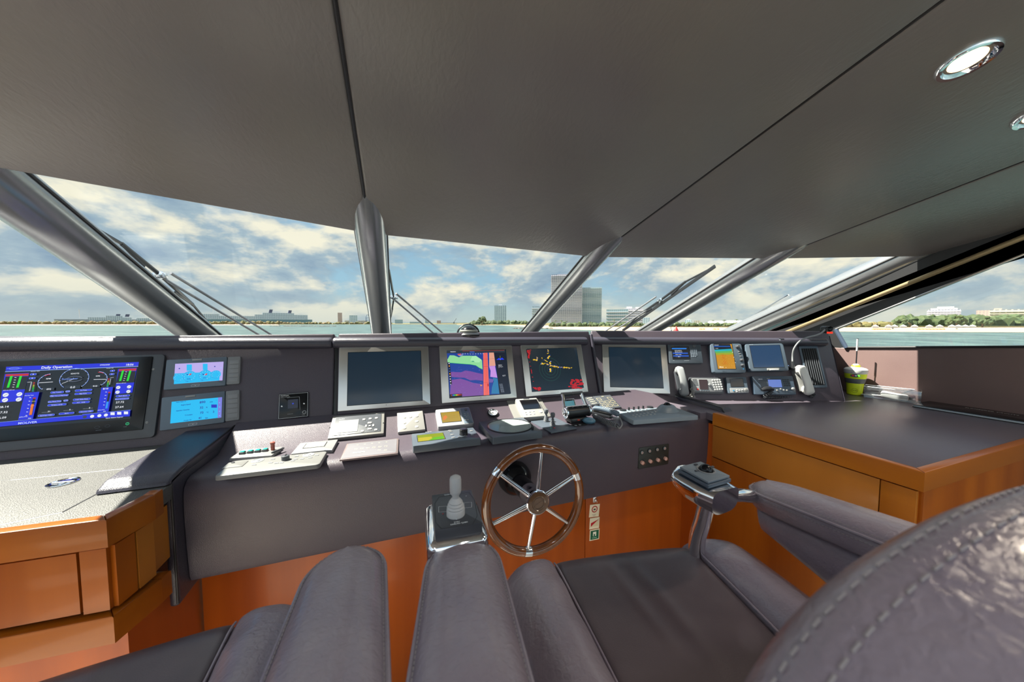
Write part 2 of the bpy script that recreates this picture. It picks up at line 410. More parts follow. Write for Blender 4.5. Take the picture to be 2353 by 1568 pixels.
# ---------------- starboard side wall, window, header, brass rail ----------------
def wall_poly(pts, name, m, th=.03, rnd=.006):
    b = B(); t = bmesh.new(); A = [t.verts.new(p) for p in pts]; Bq = [t.verts.new(p+V((th, 0, 0))) for p in pts]; n = len(pts)
    f = t.faces.new(A); t.faces.new(Bq[::-1])
    for i in range(n): t.faces.new((A[i], Bq[i], Bq[(i+1) % n], A[(i+1) % n]))
    bmesh.ops.recalc_face_normals(t, faces=t.faces[:])
    if rnd: bmesh.ops.bevel(t, geom=list(f.edges), offset=rnd, segments=3, affect='EDGES', profile=.5)
    b.merge(t, m); return b
wa, wb, wc, wd_ = PW.hit(1921, 757), PW.hit(1946, 800), PW.hit(2353, 797), PW.hit(2353, 585)
sl_b = (wc-wb); bk = wc+sl_b*(( -1.2-wc.y)/sl_b.y); hd = (wd_-wa); hk = wd_+hd*((-1.2-wd_.y)/hd.y)
WALL = mat('side_wall_leather', (.12, .075, .072), .42, bump=('v', 330, .25), var=((.14, .09, .085), 4))
structure(wall_poly([V((XW, -1.2, -.12)), V((XW, 2.2, -.12)), V((XW, 2.2, wb.z-.35)), V((XW, wb.y+.1, wb.z+.0)), wb, wc, bk], 'wall', WALL).build('wall_right'))
DWL = mat('dark_header_leather', (.022, .022, .024), .4)
hp = [wa, hk, V((XW, -1.2, 2.3)), V((XW, .2, 2.2)), PW.hit(2195, 560), PW.hit(2120, 596), PW.hit(1725, 778), wb+V((0, .12, 0)), wb+V((0, .03, 0))]
structure(wall_poly(hp, 'wall', DWL, rnd=0).build('wall_right_upper'))
b = B()
ra, rb_ = PL((XW-.03, 0, 0), (-1, 0, 0)).hit(1700, 795), PL((XW-.03, 0, 0), (-1, 0, 0)).hit(2353, 545)
ra = PL((XW-.03, 0, 0), (-1, 0, 0)).hit(1897, 728)
dv = (rb_-ra); b.tube([ra-dv*.35, ra, rb_, rb_+dv*1.0], .013, mat('brass_satin', (.38, .29, .16), .3, .6), 12); structure(b.build('trim_7'))
b = B(); q = V((-.004, 0, 0)); b.tube([wa+q, wd_+q, hk+q], .006, STE, 8); b.tube([wb+q+V((0, .0, .004)), wc+q, bk+q], .006, PIP, 8)
b.tube([wa+q, wb+q], .012, mat('blue_black_gasket', (.05, .07, .11), .3), 8); structure(b.build('trim_8'))
b = B(); t = bmesh.new()
for p in (wa, wb, bk, hk): t.verts.new(p+V((.02, 0, 0)))
t.verts.ensure_lookup_table(); t.faces.new(t.verts[:]); g = bmesh.ops.extrude_face_region(t, geom=t.faces[:])
bmesh.ops.translate(t, verts=[v for v in g['geom'] if isinstance(v, bmesh.types.BMVert)], vec=(.006, 0, 0)); b.merge(t, GLASS); structure(b.build('window_6'))
b = B(); b.box((0, .2, -.14), (7, 4.5, .04), mat('beige_bounce_carpet', (.50, .45, .38), .9, bump=('n', 400, .4))); structure(b.build('floor'))  # unseen floor, given a pale carpet to bounce light up to the ceiling
b = B(); b.box((-2.6, .2, .49), (.05, 2.8, 1.22), WALL, .005); structure(b.build('wall_left'))
# ledge under the windscreen, below the line of sight
b = B(); b.prism([(-2.7, 1.72), (1.1, 1.72), (2.72, 1.5), (2.72, 2.4), (1.6, 3.15), (-.9, 3.15), (-2.7, 1.9)], 1.13, 1.17, BLK); structure(b.build('trim_9'))

# ---------------- dash back panel ----------------
dash = thing('dashboard', 'long purple-brown leather dashboard wall below the windscreen, holding all the screens', 'dashboard', (0, 1.6, .9))
di = M.Translation((0, -1.6, -.9))
def panel_seg(pl, x0, x1, zlo, zhi, m, name, th=.03, out=0, rnd=.008):   # x along pl.ux from pl.p
    a = (zlo-pl.p.z)/pl.uy.z; c = (zhi-pl.p.z)/pl.uy.z
    b = B(); fr = frame(pl.p+pl.n*out, pl.ux, pl.uy, pl.n)
    b.box(((x0+x1)/2, (a+c)/2, -th/2), (x1-x0, c-a, th), m, rnd, 3, None)
    return b, fr
def pu(pl, u, v): q = pl.hit(u, v)-pl.p; return q.dot(pl.ux)
xs = pu(PA, 768, 870)
xe = pu(PA, 1368, 845)
for pl, x0, x1, out in ((PA, -2.5, xs-.002, .0), (PA, xs+.012, xe-.002, .0), (PB, pu(PB, 1362, 845), pu(PB, 1934, 888), 0)):
    b, fr = panel_seg(pl, x0, x1, .90 if x0 < -1 or pl is PB else .94, 1.30, LEA, 'dash_panel', out=out); b.build('dash_panel', dash, di @ fr)
pe0 = PB.p+PB.ux*pu(PB, 1934, 888); tb = (.898-PB.p.z)/PB.uy.z; tt_ = (1.27-PB.p.z)/PB.uy.z
b = B(); c0, c1 = pe0+PB.uy*tb, pe0+PB.uy*tt_; w0, w1 = V((XW-.004, 1.35, .9)), V((XW-.004, 1.42, 1.29)); bk_ = V((0, .02, 0))
b.loft([[c0, w0, w0+bk_, c0+bk_], [c1+V((0, .0, 0)), w1, w1+bk_, c1+bk_]], LEAD); b.build('corner_panel', dash, di)
# recessed dark strips between the four monitors
b, fr = panel_seg(PA, xs, xs+.014, .80, 1.28, PIP, 's', out=-.004, rnd=.002); b.build('seam_strip', dash, di @ fr)
b, fr = panel_seg(PA, xe-.004, xe+.012, .80, 1.28, LEAD, 's', out=.012, rnd=.006); b.build('seam_strip', dash, di @ fr)
# padded coaming roll on top, three lengths
def coam(p0, p1, e0=0, e1=0):
    b = B(); d = (p1-p0); ln = d.length; d.normalize(); f = V((0, 0, 1)).cross(d); rings = []
    if f.y < 0: f = -f
    sec = [(.0, -.012), (.004, -.03), (-.004, -.044), (.04, -.05), (.16, -.05), (.17, -.01), (.15, 0), (.05, .001), (.02, -.002)]
    sec = [(-.030, -.018), (-.031, -.030), (-.026, -.042), (-.012, -.048), (.10, -.048), (.17, -.045), (.18, -.01), (.16, -.001), (.02, .0), (-.012, -.002), (-.024, -.009)]
    for k, s_ in ((0, .82), (.004, .95), (.012, 1), (ln-.012, 1), (ln-.004, .95), (ln, .82)):
        rings.append([p0+d*k+f*(x*s_)+V((0, 0, -.024+(z+.024)*s_)) for x, z in sec])
    b.loft(rings, LEAD); return b
pa_top = PL((0, PA.p.y+.045, 0), (0, -1, 0)); nb = V((-sin(A2), -cos(A2), 0)); pb_top = PL(pB0+V((0, .045, 0)), nb)
k0, k1, k2 = pa_top.hit(-900, 777), pa_top.hit(764, 775.5), pa_top.hit(1346, 774.5)
k3, k4 = pb_top.hit(1349, 774.5), pb_top.hit(1896, 777)
for a, c in ((k0, k1), (k1+V((.003, 0, 0)), k2), (k3, k4)): coam(a, c).build('coaming_roll', dash, di, ang=60)
b = B(); fr = frame(pb_top.hit(1786, 779)+nb*.034, V((cos(A2), -sin(A2), 0)), V((0, 0, 1)), nb)
b.box((0, 0, 0), (.026, .007, .005), BLK, .001); b.box((-.010, -.005, 0), (.006, .008, .005), CHR, .001)
b.build('hook', dash, di @ fr)

# ---------------- helm console between the two padded dividers ----------------
xL = PF.hit(424, 1150).x; xR = PF.hit(1645, 1000).x
helm = thing('helm_console', 'dark leather helm console behind the steering wheel, its deck full of instruments', 'console', ((xL+xR)/2, 1.3, .5))
hi_ = M.Translation((-(xL+xR)/2, -1.3, -.5))
zb0, zb1 = .575, .575
ytop = YS+cos(SL)*.168; ztop = ZD+sin(SL)*.168
sec = [(1.235, .58), (1.207, .583), (1.2, .60), (1.193, .70), (1.19, .80), (1.192, .85), (1.198, .872), (1.212, .886), (1.232, ZD), (1.3, ZD), (YS, ZD), (ytop, ztop), (ytop+.004, ztop-.002), (1.52, .90), (1.50, .80), (1.50, .58)]
b = B(); rings = [[V((x, y, z)) for y, z in sec] for x in (xL+.002, xL+.3, (xL+xR)/2, xR-.3, xR-.002)]
b.loft(rings, LEA); b.build('console_body', helm, hi_, ang=50)
# padded dividers
def divider(name, label, side, x0, x1, pts, m=LEAD, lip=.012):
    b = B(); t = bmesh.new(); A = [t.verts.new((x0, y, z)) for y, z in pts]; Q = [t.verts.new((x1, y, z)) for y, z in pts]; n = len(pts)
    t.faces.new(A); t.faces.new(Q[::-1])
    for i in range(n): t.faces.new((A[i], Q[i], Q[(i+1) % n], A[(i+1) % n]))
    bmesh.ops.recalc_face_normals(t, faces=t.faces[:])
    bmesh.ops.bevel(t, geom=t.edges[:], offset=lip, segments=4, affect='EDGES', profile=.5)
    b.merge(t, m)
    o = thing(name, label, 'divider', ((x0+x1)/2, 1.2, .55)); iv = M.Translation((-(x0+x1)/2, -1.2, -.55))
    b.build('padding', o, iv, ang=50)
    return o, iv
yp = [(1.155, .545), (1.155, .90), (1.175, .918), (1.24, .925), (1.545, .948), (1.56, .93), (1.56, .545)]
o, iv = divider('padded_divider', 'broad dark padded leather divider between grey side desk and helm console', -1, xL-.150, xL, [(1.135, .907), (1.14, .915), (1.17, .930), (1.24, .937), (1.535, .950), (1.545, .94), (1.545, .907)], lip=.008)
b = B(); b.box((xL-.012, 1.345, .735), (.024, .39, .37), LEAD, .01, 4); b.build('padded_leg', o, iv)
b = B(); b.tube([(xL-.004, y, z) for y, z in [(1.152, .56), (1.152, .898), (1.174, .922), (1.24, .930), (1.545, .951)]], .003, PIP, 8); b.build('piping', o, iv)
yq = [(1.165, .565), (1.165, .905), (1.18, .920), (1.25, .924), (1.56, .928), (1.575, .92), (1.575, .565)]
o, iv = divider('padded_divider', 'dark padded leather divider between helm console and wooden chart desk', 1, xR, xR+.075, yq)
b = B(); b.tube([(xR+.006, y, z) for y, z in [(1.161, .58), (1.161, .903), (1.178, .924), (1.25, .929), (1.55, .932)]], .003, PIP, 8); b.build('piping', o, iv)
# kneehole boards
kn = thing('kneehole_panel', 'orange cherry wood board closing the footwell under the helm console', 'panel', (.4, 1.34, 0)); ki = M.Translation((-.4, -1.34, 0))
xk = PK.hit(1345, 1200).x
for x0, x1 in ((-.62, xk-.0015), (xk+.0015, xR+.1)):
    b = B(); b.box(((x0+x1)/2, 1.35, .24), (x1-x0, .02, .72), WDK, .001); b.build('board', kn, ki)
# ---------------- port side desk ----------------
dk = thing('side_desk', 'port side desk with grey speckled vinyl top and cherry wood edge', 'desk', (-.9, 1.2, 0)); dki = M.Translation((.9, -1.2, 0))
g1, g2, g3 = PT.hit(0, 1228), PT.hit(243, 1196), PT.hit(349, 1141)
g0 = g2+(g1-g2)*10; xd = xL-.15
top_poly = [(g0.x, g0.y), (g2.x, g2.y), (g3.x, g3.y), (g3.x, g3.y+.10), (xd+.012, g3.y+.10), (xd+.012, 1.538), (g0.x, 1.538)]
b = B(); b.prism(top_poly, .865, .905, VIN, .002); b.build('vinyl_top', dk, dki)
def inset_rail(pts, inw, z0, z1, m, outw=.004):
    b = B()
    P = [V((p[0], p[1])) for p in pts]; out = []; inn = []
    for i, p in enumerate(P):
        ns = []
        if i > 0: d = (p-P[i-1]).normalized(); ns.append(V((d.y, -d.x)))
        if i < len(P)-1: d = (P[i+1]-p).normalized(); ns.append(V((d.y, -d.x)))
        n = sum(ns, V((0, 0))).normalized(); k = 1/max(.4, n.dot(ns[0]))
        out.append(p+n*outw*k); inn.append(p-n*inw*k)
    for i in range(len(P)-1):
        mm = m
        b.prism([out[i], out[i+1], inn[i+1], inn[i]], z0, z1, mm, .004)
    return b
inset_rail([g0, g2, g3, (g3.x, g3.y+.03)], .02, .85, .915, WDH, .006).build('wood_edge', dk, dki, label='cherry wood edge')
# hatch outline groove and round pull in the vinyl
tz = .9055
ha, hb, hc, hd2 = PT.hit(-260, 1255), PT.hit(143, 1173), PT.hit(343, 1068), PT.hit(-130, 1105)
b = B()
for a, c in ((ha, hb), (hb, hc), (hc, PT.hit(25, 1100)), (PT.hit(25, 1100), hd2)): b.tube([V((a.x, a.y, tz)), V((c.x, c.y, tz))], .0022, PIP, 6, flat=.3)
b.build('hatch_seam', dk, dki)
pc = PT.hit(145, 1106); b = B(); mm = M.Translation((pc.x, pc.y, tz)) @ M.Rotation(radians(20), 4, 'Z')
b.lathe([(.030, 0), (.030, .002), (.026, .003), (.024, .001), (.010, .0005), (.0095, .002), (.0001, .002)], CHR, 32, mm)
b.box((0, 0, 0), (.046, .006, .004), STE, .001, rot=None) if 0 else b.box((pc.x, pc.y, tz+.002), (.044, .006, .003), STE, .001)
b.build('hatch_pull', dk, dki)
# wooden cabinet below
def off2(p, d): return V((p.x+d[0], p.y+d[1]))
f2, f3 = off2(g2, (-.004, .012)), off2(g3, (-.012, .006)); f0 = V((g0.x, g0.y+.012))
b = B(); b.prism([f0, f2, f3, (f3.x, 1.5), (f0.x, 1.5)], .70, .849, WDP, .0); b.build('cabinet_body', dk, dki)
def board(p, q, z0, z1, m, name, th=.008, e=.0):
    d = V((q.x-p.x, q.y-p.y)); ln = d.length; a = math.atan2(d.y, d.x)
    b = B(); mt = M.Translation((p.x, p.y, 0)) @ M.Rotation(a, 4, 'Z')
    b.prism([(0, -th), (ln, -th), (ln, 0), (0, 0)], z0, z1, m, .001, mt); return b.build(name, dk, dki)
def at_line(p, q, u, pl_z=.8):
    a = PT.hit(u, 1200)-EYE; t_ = None   # intersection of vertical plane through pixel column and line pq
    d = V((q.x-p.x, q.y-p.y)); r = V((ray(u, 1250).x, ray(u, 1250).y)); o = V((p.x, p.y))
    den = d.x*r.y-d.y*r.x; s_ = (-(o.x)*r.y+o.y*r.x)/den; return V((p.x+d.x*s_, p.y+d.y*s_))
dA = at_line(f0, f2, 186)
board(f0, V((dA.x-.002, dA.y)), .704, .843, WD, 'door', .010)
board(V((dA.x+.003, dA.y)), f2, .700, .845, WD, 'stile', .010)
dB = f2+(f3-f2)*.5
board(f2, V((dB.x-.001, dB.y-.001)), .700, .845, WD, 'stile', .010); board(V((dB.x+.002, dB.y+.002)), f3, .700, .845, WDP, 'stile', .009)
inset_rail([V((g0.x, g0.y)), g2, (g3.x-.0, g3.y+.0), (g3.x+.004, g3.y+.03)], .03, .628, .692, WDH, .010).build('skirt_rail', dk, dki)
b = B(); b.prism([(f0.x, f0.y+.05), (f2.x-.01, f2.y+.05), (f3.x-.03, f3.y+.04), (f3.x-.03, 1.5), (f0.x, 1.5)], -.12, .64, WDK, 0); b.build('plinth', dk, dki)
# ---------------- starboard chart desk ----------------
cdk = thing('chart_desk', 'starboard desk with dark leather top, cherry wood rail and honey wood drawer front', 'desk', (2.1, .9, 0)); ci = M.Translation((-2.1, -.9, 0))
q1, q2, q3 = PT.hit(1664, 957), PT.hit(2117, 1088), PT.hit(2353, 1000)
q2 = V((q1.x+.01, q2.y, .91)); q3 = V((XW, q2.y-.0, .91))
b = B(); b.prism([(q1.x, q2.y), (XW-.002, q2.y), (XW-.002, 1.42), (q1.x-.04, 1.5), (q1.x-.04, 1.2), (q1.x, 1.2)], .87, .905, mat('desk_leather', (.085, .072, .095), .30, bump=('v', 330, .2), var=((.105, .088, .105), 3)), .002); b.build('leather_top', cdk, ci)
b = inset_rail([(XW-.002, q2.y), (q2.x, q2.y), (q1.x, q1.y+.04)][::-1][::-1], .022, .855, .915, WDY, .006)
b.bm.free()
b = B()
b.prism([(q1.x-.006, q2.y-.006), (q1.x+.022, q2.y+.022), (q1.x+.022, 1.16), (q1.x-.006, 1.16)], .855, .914, WDY, .004)
b.build('wood_edge', cdk, ci)
b = B(); b.prism([(q1.x-.006, q2.y-.006), (XW-.002, q2.y-.006), (XW-.002, q2.y+.022), (q1.x+.022, q2.y+.022)], .855, .914, WDH, .004); b.build('wood_edge', cdk, ci)
xa = q1.x+.008
b = B(); b.prism([(xa, q2.y+.01), (XW-.01, q2.y+.01), (XW-.01, 1.4), (xa, 1.4)], -.12, .853, WDK, 0); b.build('carcass', cdk, ci)
yd = q2.y+.085
b = B(); b.box((xa-.004, (yd+.003+1.16)/2, .775), (.012, 1.16-yd-.003, .15), WDP, .001); b.build('drawer_front', cdk, ci)
b = B(); b.box((xa-.004, (q2.y+.008+yd)/2, .365), (.012, yd-q2.y-.008, .97), WDY, .001); b.build('corner_post', cdk, ci)
b = B(); b.box((xa-.004, (yd+.003+1.16)/2, .29), (.012, 1.16-yd-.003, .81), WD, .001); b.build('lower_door', cdk, ci)
b = B(); b.box(((xa+XW)/2, q2.y+.006, .365), (XW-xa-.02, .012, .97), WD, .001); b.build('end_panel', cdk, ci)

# white foredeck ahead of the windscreen, below the line of sight
b = B(); rings = []
for y, hw, z in ((2.5, 3.1, .98), (5, 2.8, .92), (8, 2.1, .85), (11, 1.1, .76), (13, .25, .70)): rings.append([V((.4-hw, y, z-.12)), V((.4+hw, y, z-.12)), V((.4+hw, y, z-.04)), V((.4+hw*.5, y, z)), V((.4-hw*.5, y, z)), V((.4-hw, y, z-.04))])
b.loft(rings, mat('white_gelcoat', (.78, .77, .74), .25)); structure(b.build('foredeck'))
# ---------------- instruments ----------------
def q4(f, *p): return [f(*a) for a in p]
def unit(name, label, cat, pl, t, q, m, rc=.004, r=.0015, group=None, body='housing'):
    fr, w_, h_ = quad(pl, t, *q); o = thing(name, label, cat, fr, group)
    b = B(); b.plate(w_, h_, t, m, rc, r); b.build(body, o); return o, fr, w_, h_
I4 = M.Identity(4)
# engine monitoring screen, port end
q = q4(Z5, (85, 275), (2030, 205), (1915, 1035), (-130, 1200))
fr, w_, h_ = quad(PA, .016, *q)
o = thing('monitor', 'wide black monitor at the port end of the dashboard showing the daily operation page', 'monitor', fr)
xr = loc(fr, .012, *Z5(2330, 700))[0]; xg = loc(fr, .016, *Z5(2150, 700))[0]; yt = loc(fr, .012, *Z5(1500, 118))[1]; yb = loc(fr, .012, *Z5(1500, 1375))[1]; ygb = loc(fr, .016, *Z5(1500, 1245))[1]
b = B(); b.plate(2*xr, yt-yb, .012, DGR, .012, .002, c=(0, (yt+yb)/2, 0)); b.build('housing', o)
b = B(); b.plate(2*xg, yt-ygb-.008, .016, BLG, .004, .001, c=(0, (yt+ygb)/2-.004, 0)); b.build('glass_front', o)
for p in ((2240, 312), (2148, 1088)): x, y = loc(fr, .012, *Z5(*p)); screw('screw', (x, y), o, .004, .012, LGR)
d = Draw(fr, .0165, Z5); BLU = em('1020d8'); WH = em('e8ecf4'); LB = em('8fb0ff'); GR = em('10d820'); RD = em('c01018'); OR = em('e87010'); BK = em('05080c', .6)
d.lrect(0, 0, w_, h_, BK)
d.pl([(83, 335), (2020, 262), (2030, 205), (92, 275)], BLU); d.pl([(75, 352), (2020, 272), (2021, 264), (78, 343)], LB)
d.tx((600, 305), 'Daily Operation', .0085, WH, .03); d.tx((1460, 258), '27/02/2025', .0042, WH); d.tx((1835, 260), '18:56', .0072, WH, .03)
d.arc((210, 300), .012, .0008, LB, ry=.0035); d.line([(100, 302), (325, 296)], .0007, LB)
# left and right engine blocks
for x0, y0, x1, y1, sk in ((60, 365, 430, 800, -95), (1715, 290, 2005, 680, -60)):
    d.pl([(x0+sk*.6, y1), (x1+sk*1.1, y1-28), (x1, y0), (x0+15, y0+18)], BLU)
    d.pl([(x0+sk*.25, y0+255*(y1-y0)/435), (x1+sk*.62, y0+240*(y1-y0)/435), (x1-15, y0+48), (x0+25, y0+55)], BK)
    d.pl([(x0+25, y0+50), (x1-12, y0+42), (x1-5, y0+8), (x0+30, y0+22)], RD)
    W_ = x1-x0; H_ = y1-y0
    for fx in (.25, .62):
        xx = x0+W_*fx; d.pl([(xx-.12*W_-8, y0+.50*H_), (xx-.12*W_+30*W_/370, y0+.49*H_), (xx+32*W_/370+6, y0+.1*H_), (xx, y0+.11*H_)], GR)
    for i in range(5): d.rc(x0+W_*.42-i*8, y0+H_*(.15+i*.08), x0+W_*.5-i*8, y0+H_*(.165+i*.08), WH)
    d.tx((x0-10, y0+.60*H_), '68.0 mm 68.0 mm', .0026, WH)
    for i in range(2):
        for j in range(2):
            p = (x0+W_*(.12+.52*i)-(16 if i == 0 else 8)-10*j, y0+H_*(.74+.175*j)-10*i); d.disc(p, .0068 if x0 < 100 else .0058, WH, n=18); x, y = d.xy(p); d.line([(x-.004, y-.003), (x+.004, y+.003)], .0009, BK, True)
# speed and rpm dials
for p, r, a0, a1, nd in (((1095, 450), .0365, -52, 232, 208), ((735, 498), .028, 95, 240, 180), ((1430, 455), .026, -60, 85, 180)):
    d.arc(p, r, .0013, LB, a0, a1); x, y = d.xy(p); n = radians(nd); 
    if r > .03: d.line([(x, y), (x+r*.9*cos(n), y+r*.9*sin(n))], .0012, WH, True)
    for a in range(int(min(a0, a1)), int(max(a0, a1)), 24): c_, s_ = cos(radians(a)), sin(radians(a)); d.line([(x+c_*(r-.003), y+s_*(r-.003)), (x+c_*(r+.001), y+s_*(r+.001))], .0008, WH, True)
d.arc((735, 498), .0262, .0022, RD, 96, 125); d.arc((1430, 455), .0242, .0022, RD, 55, 92)
d.line([(580, 512), (785, 498)], .0016, WH); d.line([(1380, 463), (1560, 460)], .0016, WH)
d.tx((1045, 388), 'KNOTS', .0046, WH, .02); d.tx((685, 462), 'RPM', .0045, WH, .02); d.tx((1410, 422), 'RPM', .0042, WH, .02)
d.arc((1100, 455), .020, .0022, em('5a5f70'), 20, 160, ry=.009); d.arc((1100, 455), .020, .0022, em('5a5f70'), 200, 340, ry=.009); d.tx((912, 470), 'Sunseeker', .0062, em('6f8fe8'), .02, sx=1.15)
for (a, c), s_ in ((((645, 625), (810, 580)), '892'), (((955, 600), (1190, 545)), '0.0'), (((1330, 580), (1475, 540)), '910')):
    d.pl([(a[0], a[1]), (c[0]-6, a[1]-8), (c[0], c[1]), (a[0]+6, c[1]+8)], em('1c222a')); d.tx(((a[0]+c[0])/2-len(s_)*12, a[1]-8), s_, .0055 if s_ != '0.0' else .0072, WH, .02)
def btnp(p, wd, s_): d.pill(p, wd, .0066, BLU, LB, .0007); x, y = d.xy(p); d.tx((x, y-.0015), s_, .0030, WH, 0, True, 'c')
for p, wd, s_ in (((850, 650), .033, 'Fuel Transfer'), ((1005, 637), .012, 'AUTO'), ((1235, 620), .044, 'Sea Pump'), ((880, 697), .046, 'Bilge Fwd and Eng Pump'), ((1230, 668), .044, 'Bilge Pump'), ((815, 785), .033, 'Grey Water Pump'), ((978, 770), .012, 'AUTO'), ((1210, 752), .044, 'Fresh Water Pump'), ((850, 832), .046, 'Breakers AFTD'), ((1200, 797), .044, 'AC1 - AC02'), ((695, 985), .040, 'Generator PORT'), ((990, 957), .038, 'Shore'), ((1275, 930), .037, 'Generator STBD'), ((1810, 702), .038, 'Reset Alarms'), ((1800, 745), .038, 'Reset Extraction Loc')): btnp(p, wd, s_)
for p in ((507, 388), (492, 445)): d.pill(p, .016, .0062, BLU, LB, .0007); d.disc(p, .0014, WH)
for p in ((1660, 337), (1652, 386)): d.pill(p, .0135, .0058, BLU, LB, .0007); d.disc(p, .0013, WH)
d.tx((470, 352), 'Generator PORT', .0022, WH); d.tx((1570, 306), 'Generator STBD', .0020, WH); d.tx((420, 508), 'Load %', .0026, WH); d.tx((1628, 440), 'Load %', .0022, WH)
for x0, y0, st in ((520, 505, 20), (1605, 450, 18)):
    for i, c in enumerate((RD, em('b04010'), em('c8c010'), em('90c010'), GR, em('10b060'), em('10a0a0'))): d.rc(x0-i*3-12, y0+i*st, x0-i*3+14, y0+i*st+st*.6, c)
d.line([(485, 505), (455, 632)], .0030, em('9aa0a8')); d.line([(1637, 450), (1618, 540)], .0022, em('9aa0a8'))
d.pl([(290, 1055), (505, 1038), (600, 642), (388, 660)], BLU); d.pl([(455, 985), (495, 980), (548, 725), (508, 729)], BK); d.pl([(450, 982), (490, 978), (520, 820), (482, 824)], OR)
d.line([(488, 785), (545, 781)], .0012, em('d8d020')); d.line([(470, 850), (525, 845)], .0012, em('ffb020')); d.rc(508, 728, 548, 745, RD); d.tx((385, 705), 'Fuel Day Tank', .0026, WH); d.tx((308, 1018), 'gallons RTG', .0027, WH, .02); d.tx((435, 1038), '566', .0034, WH, .02)
for i in range(6): d.rc(455-i*11, 725+i*52, 480-i*11, 732+i*52, WH)
d.pl([(1440, 945), (1605, 930), (1672, 572), (1502, 585)], BLU); d.pl([(1560, 890), (1590, 886), (1638, 645), (1605, 648)], BK); d.pl([(1558, 888), (1590, 884), (1608, 785), (1578, 788)], em('2090f0')); d.rc(1600, 645, 1635, 662, RD)
d.tx((1522, 612), '8/10', .0058, WH, .03); d.tx((1450, 915), 'gallons RTG', .0025, WH, .02); d.tx((1530, 935), '621', .0032, WH, .02)
for i in range(5): d.rc(1560-i*8, 645+i*47, 1582-i*8, 651+i*47, WH)
for p, s_ in (((10, 882), '28.14'), ((-5, 962), '27.32'), ((-25, 1042), '26.09'), ((1710, 812), '27.72'), ((1700, 882), '27.64')): d.tx(p, s_, .0066, WH, .02, sx=1.1)
for p, s_ in (((720, 942), '31'), ((1035, 915), '0'), ((1320, 888), '0')): d.line([(p[0]-85, p[1]+5), (p[0]+60, p[1]-8)], .0007, em('9aa0a8')); d.tx(p, s_, .0048, WH)
d.pl([(-120, 1165), (1210, 1045), (1225, 985), (-100, 1100)], BLU); d.pl([(1210, 1045), (1915, 1000), (1925, 905), (1228, 975)], BLU); d.line([(-100, 1098), (1225, 982)], .0008, LB); d.line([(1228, 972), (1930, 908)], .0008, LB)
d.tx((290, 1118), 'MOLIVER', .0068, em('b8c8ff'), .03, sx=1.15); d.tx((1562, 1035), 'Tijssen Elektro Engineer', .0034, WH, .02)
for x in (1263, 1370, 1475, 1570): d.disc((x, 1010-(x-1263)*.09), .0052, WH if x != 1263 else em('303848'), n=14)
for x in (1665, 1762, 1860): d.rc(x-28, 942-(x-1665)*.06, x+32, 982-(x-1665)*.06, WH)
d.build('display', o)
d = Draw(fr, .0165, Z5); d.arc((1862, 1108), .0042, .0011, em('30e090')); d.line([(1862, 1098), (1862, 1118)], .0008, em('30e090')); d.tx((1805, 1158), 'POWER', .0018, em('607070')); d.arc((1420, 1160), .0065, .0004, em('404850'), ry=.004); d.arc((1572, 1140), .0065, .0004, em('404850'), ry=.004); d.tx((1400, 1210), 'BRIGHTNESS', .0018, em('505860'))
d.build('front_marks', o)
